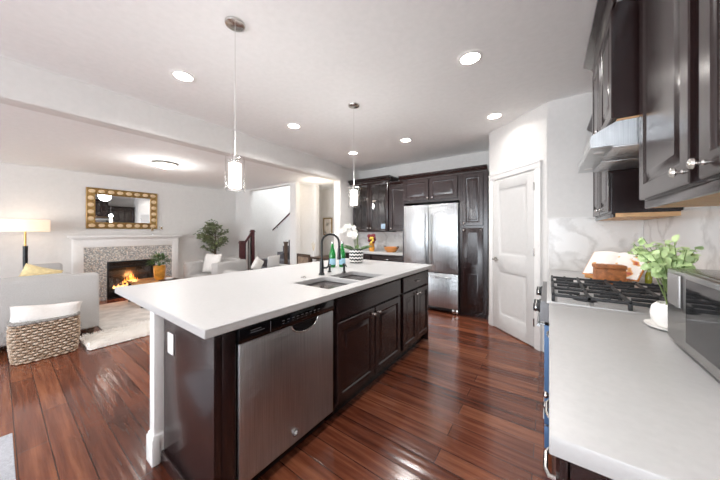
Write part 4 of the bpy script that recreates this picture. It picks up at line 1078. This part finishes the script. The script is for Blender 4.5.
# loveseat with back to the kitchen beyond the island
t = thing('loveseat', 'pale grey loveseat beyond the island in front of the stairs', 'sofa', (-4.7, 3.0, 0))
lx0, lx1, ly0, ly1 = -5.015, -4.42, 2.50, 3.79
G().box(lx1-.17, ly0+.15, .1, lx1, ly1-.15, .60, .04, seg=3).build('back', 'chairfab', t)
for a, b in ((ly0, ly0+.148), (ly1-.148, ly1)): G().box(lx0, a, .1, lx1, b, .60, .03, seg=3).build('arm', 'chairfab', t)
G().box(lx0+.01, ly0+.15, .1, lx1-.172, ly1-.15, .30, .02).build('seat_base', 'chairfab', t)
G().box(lx0, ly0+.152, .302, lx1-.174, ly1-.152, .45, .04, seg=3).build('seat_cushion', 'chairfab', t)
for x in (lx0+.06, lx1-.06):
    for y in (ly0+.07, ly1-.07): G().cyl((x, y, .001), (x, y, .099), .02, .025, seg=10).build('leg', 'darkwood', t)
pillow('throw_pillow', 'small white pillow leaning on the loveseat, left one of two', (-4.79, 3.09, .66), .27, .27, .10, PI/2+.3, .2, 'white_fab', rx=.5)
pillow('throw_pillow', 'rounded pale grey pillow on the loveseat near the stairs', (-4.77, 3.455, .66), .32, .34, .12, PI/2, .12, 'chairfab', pin=2.2)

# olive tree
ox, oy = -6.72, 3.17
t = thing('olive_tree', 'tall leafy olive tree in the living room corner behind the armchair', 'potted tree', (ox, oy, 0))
G().lathe([(0, 0), (.12, 0), (.16, .28), (.15, .28), (.14, .25), (0, .245)], (ox, oy, .001), 24).build('pot', 'ceramic', t)
g = G(); gl = G(); rnd = random.Random(21); tips = []
g.tube([(ox, oy, .24), (ox+.02, oy, .6), (ox-.01, oy+.02, 1.0), (ox, oy, 1.35)], [.022, .02, .015, .008], 8); g.tube([(ox, oy, 1.2), (ox+.02, oy+.03, 1.45)], .007, 6)
for k in range(60):
    a = rnd.uniform(0, 2*PI); cz = rnd.uniform(-1, 1); rr = math.sqrt(1-cz*cz); f = rnd.uniform(.6, 1)
    p2 = Vector((ox+.28*f*rr*math.cos(a), oy+.40*f*rr*math.sin(a), 1.22+.40*f*cz)); p0 = Vector((ox, oy, max(.75, min(1.38, p2.z-.18))))
    p2.x = max(p2.x, -7.02)
    p1 = p0.lerp(p2, .5)+Vector((0, 0, .03)); g.tube([p0, p1, p2], [.006, .004, .0025], 5)
    for q in range(17):
        f = rnd.uniform(.45, 1.08); c = p0.lerp(p2, f)+Vector((rnd.uniform(-.03, .03), rnd.uniform(-.03, .03), rnd.uniform(-.03, .04)))
        if c.x < -7.02: continue
        az = rnd.uniform(0, 2*PI); gl.leaf(c, (math.cos(az)*.6, math.sin(az), rnd.uniform(-.3, .8)), (rnd.uniform(0, 1), rnd.uniform(-.8, 0), rnd.uniform(.2, 1)), rnd.uniform(.05, .08), rnd.uniform(.026, .036))
g.build('trunk', 'bark', t); gl.build('foliage', 'leaf', t)

# ------------------------------------------------------------------ stairs
g = G(); R_ = .18
st = thing('staircase', 'grey carpeted staircase with white skirting behind the loveseat', 'staircase', (-5.7, 4.3, 0))
R_ = .20
for k in range(3): G().box(-6.265, 3.62+k*.25, R_*k+.0005, -5.02, 3.872+k*.25 if k < 2 else 5.07, R_*(k+1), .006).build('step', 'carpet', st)
R_ = .17
for k in range(5): G().box(-6.06+k*.24, 4.51, .6005+R_*k, -5.815+k*.24 if k < 4 else -5.02, 5.07, .60+R_*(k+1), .006).build('step', 'carpet', st)
pts = [(-6.26, .605), (-6.26, .86), (-6.1, .90), (-5.02, 1.66), (-5.02, .61)]
G().prism(pts, 1, 5.071, 5.079).build('skirt_board', 'trim', st)
t = thing('stair_railing', 'dark red newel posts and balusters at the foot of the stairs', 'railing', (-6.35, 3.75, 0))
def newel(x, y, z0, z1, w=.05):
    g = G().box(x-w, y-w, z0, x+w, y+w, z1-.06, .004).box(x-w-.014, y-w-.014, z1-.06, x+w+.014, y+w+.014, z1-.035, .004).box(x-w-.004, y-w-.004, z1-.035, x+w+.004, y+w+.004, z1, .012)
    return g.build('newel_post', 'mahog', t)
newel(-6.345, 3.66, 0.001, 1.09, .055)
newel(-6.365, 3.965, .001, 1.375, .038)
g = G().tube([(-6.34, 3.70, 1.0), (-6.36, 3.93, 1.29)], .028, 10); g.build('handrail', 'mahog', t)
for k in range(3):
    y = 3.755+k*.075; G().cyl((-6.35, y, 0.002), (-6.35, y, 1.05+(y-3.70)*1.2), .011, seg=8).build('baluster', 'black', t)
t = thing('newel_post', 'dark newel post at the right side of the stair opening', 'post', (-4.845, 3.84, 0))
G().box(-4.875, 3.81, .001, -4.815, 3.87, 1.06, .004).build('shaft', 'darkwood', t)
G().box(-4.885, 3.80, 1.06, -4.805, 3.88, 1.10, .006).build('cap', 'darkwood', t)
t = thing('wall_handrail', 'slanted dark handrail on the white stairwell wall', 'handrail', (-6.4, 5.06, 1.4))
G().tube([(-6.98, 5.03, 1.375), (-5.6, 5.03, 2.20)], .022, 10).build('rail', 'mahog', t)
for x in (-6.8, -5.8): G().cyl((x, 5.079, 1.375+(x+6.98)*.598-.03), (x, 5.03, 1.375+(x+6.98)*.598-.01), .008, seg=8).build('bracket', 'black', t)

# ------------------------------------------------------------------ dining nook glimpsed through the opening
t = thing('picture_frame', 'small gold framed abstract picture on the wall past the opening', 'picture', (-4.7, 5.07, 1.23))
Mp = face_mY(-4.85, 5.079, 1.23)
G().rings([(0, 0, .31, .46, 0), (0, 0, .31, .46, .02), (.01, .01, .30, .45, .025), (.028, .028, .282, .432, .02), (.03, .03, .28, .43, .01)], Mp, cap=False).build('frame', 'gold', t)
G().box(.028, -.009, .028, .282, -.004, .432, 0, Mp).build('print', 'art', t)
t = thing('dining_table', 'dark dining table edge seen past the opening behind the faucet', 'table', (-4.1, 4.6, 0))
G().box(-4.38, 4.10, .72, -3.85, 5.05, .76, .004).build('tabletop', 'darkwood', t)
for x in (-4.36, -3.89):
    for y in (4.14, 5.0): G().box(x-.03, y-.03, .001, x+.03, y+.03, .719, .003).build('leg', 'darkwood', t)
def xchair(label, loc, rz):
    t = thing('dining_chair', label, 'chair', loc, rz)
    G().box(-.22, -.22, .43, .22, .22, .47, .012).build('seat', 'tan', t, local=True)
    for s in (-1, 1): G().box(s*.20-.018, -.20, .001, s*.20+.018, -.165, .429, .003).build('leg', 'darkwood', t, local=True)
    for s in (-1, 1): G().box(s*.20-.018, .185, .001, s*.20+.018, .22, .86, .003).build('leg', 'darkwood', t, local=True)
    g = G().box(-.218, .185, .82, .218, .22, .875, .004).box(-.18, .19, .60, .18, .215, .635, .003)
    for s in (-1, 1): g.tube([(-s*.175, .2025, .64), (s*.175, .2025, .82)], .012, 6)
    g.build('cross_back', 'darkwood', t, local=True)
    G().box(-.18, .208, .64, .18, .214, .82).build('back_panel', 'tan', t, local=True)
xchair('wooden cross-back dining chair glimpsed left of the faucet', (-3.99, 3.82, 0), math.radians(172))
t = thing('bud_vase', 'slim white bud vase with dried stems on the dining table', 'vase', (-4.35, 4.22, .76))
G().lathe([(0, 0), (.025, 0), (.03, .04), (.012, .10), (.012, .13), (0, .13)], (-4.35, 4.22, .761), 16).build('vessel', 'ceramic', t)
g = G()
for k in range(5): g.tube([(-4.35, 4.22, .88), (-4.35+.02*(k-2), 4.22+.012*(k-2), 1.06+.02*(k % 3))], .004, 5)
g.build('dried_stems', simple('dried_stem', '#d8c8a8', .8), t)
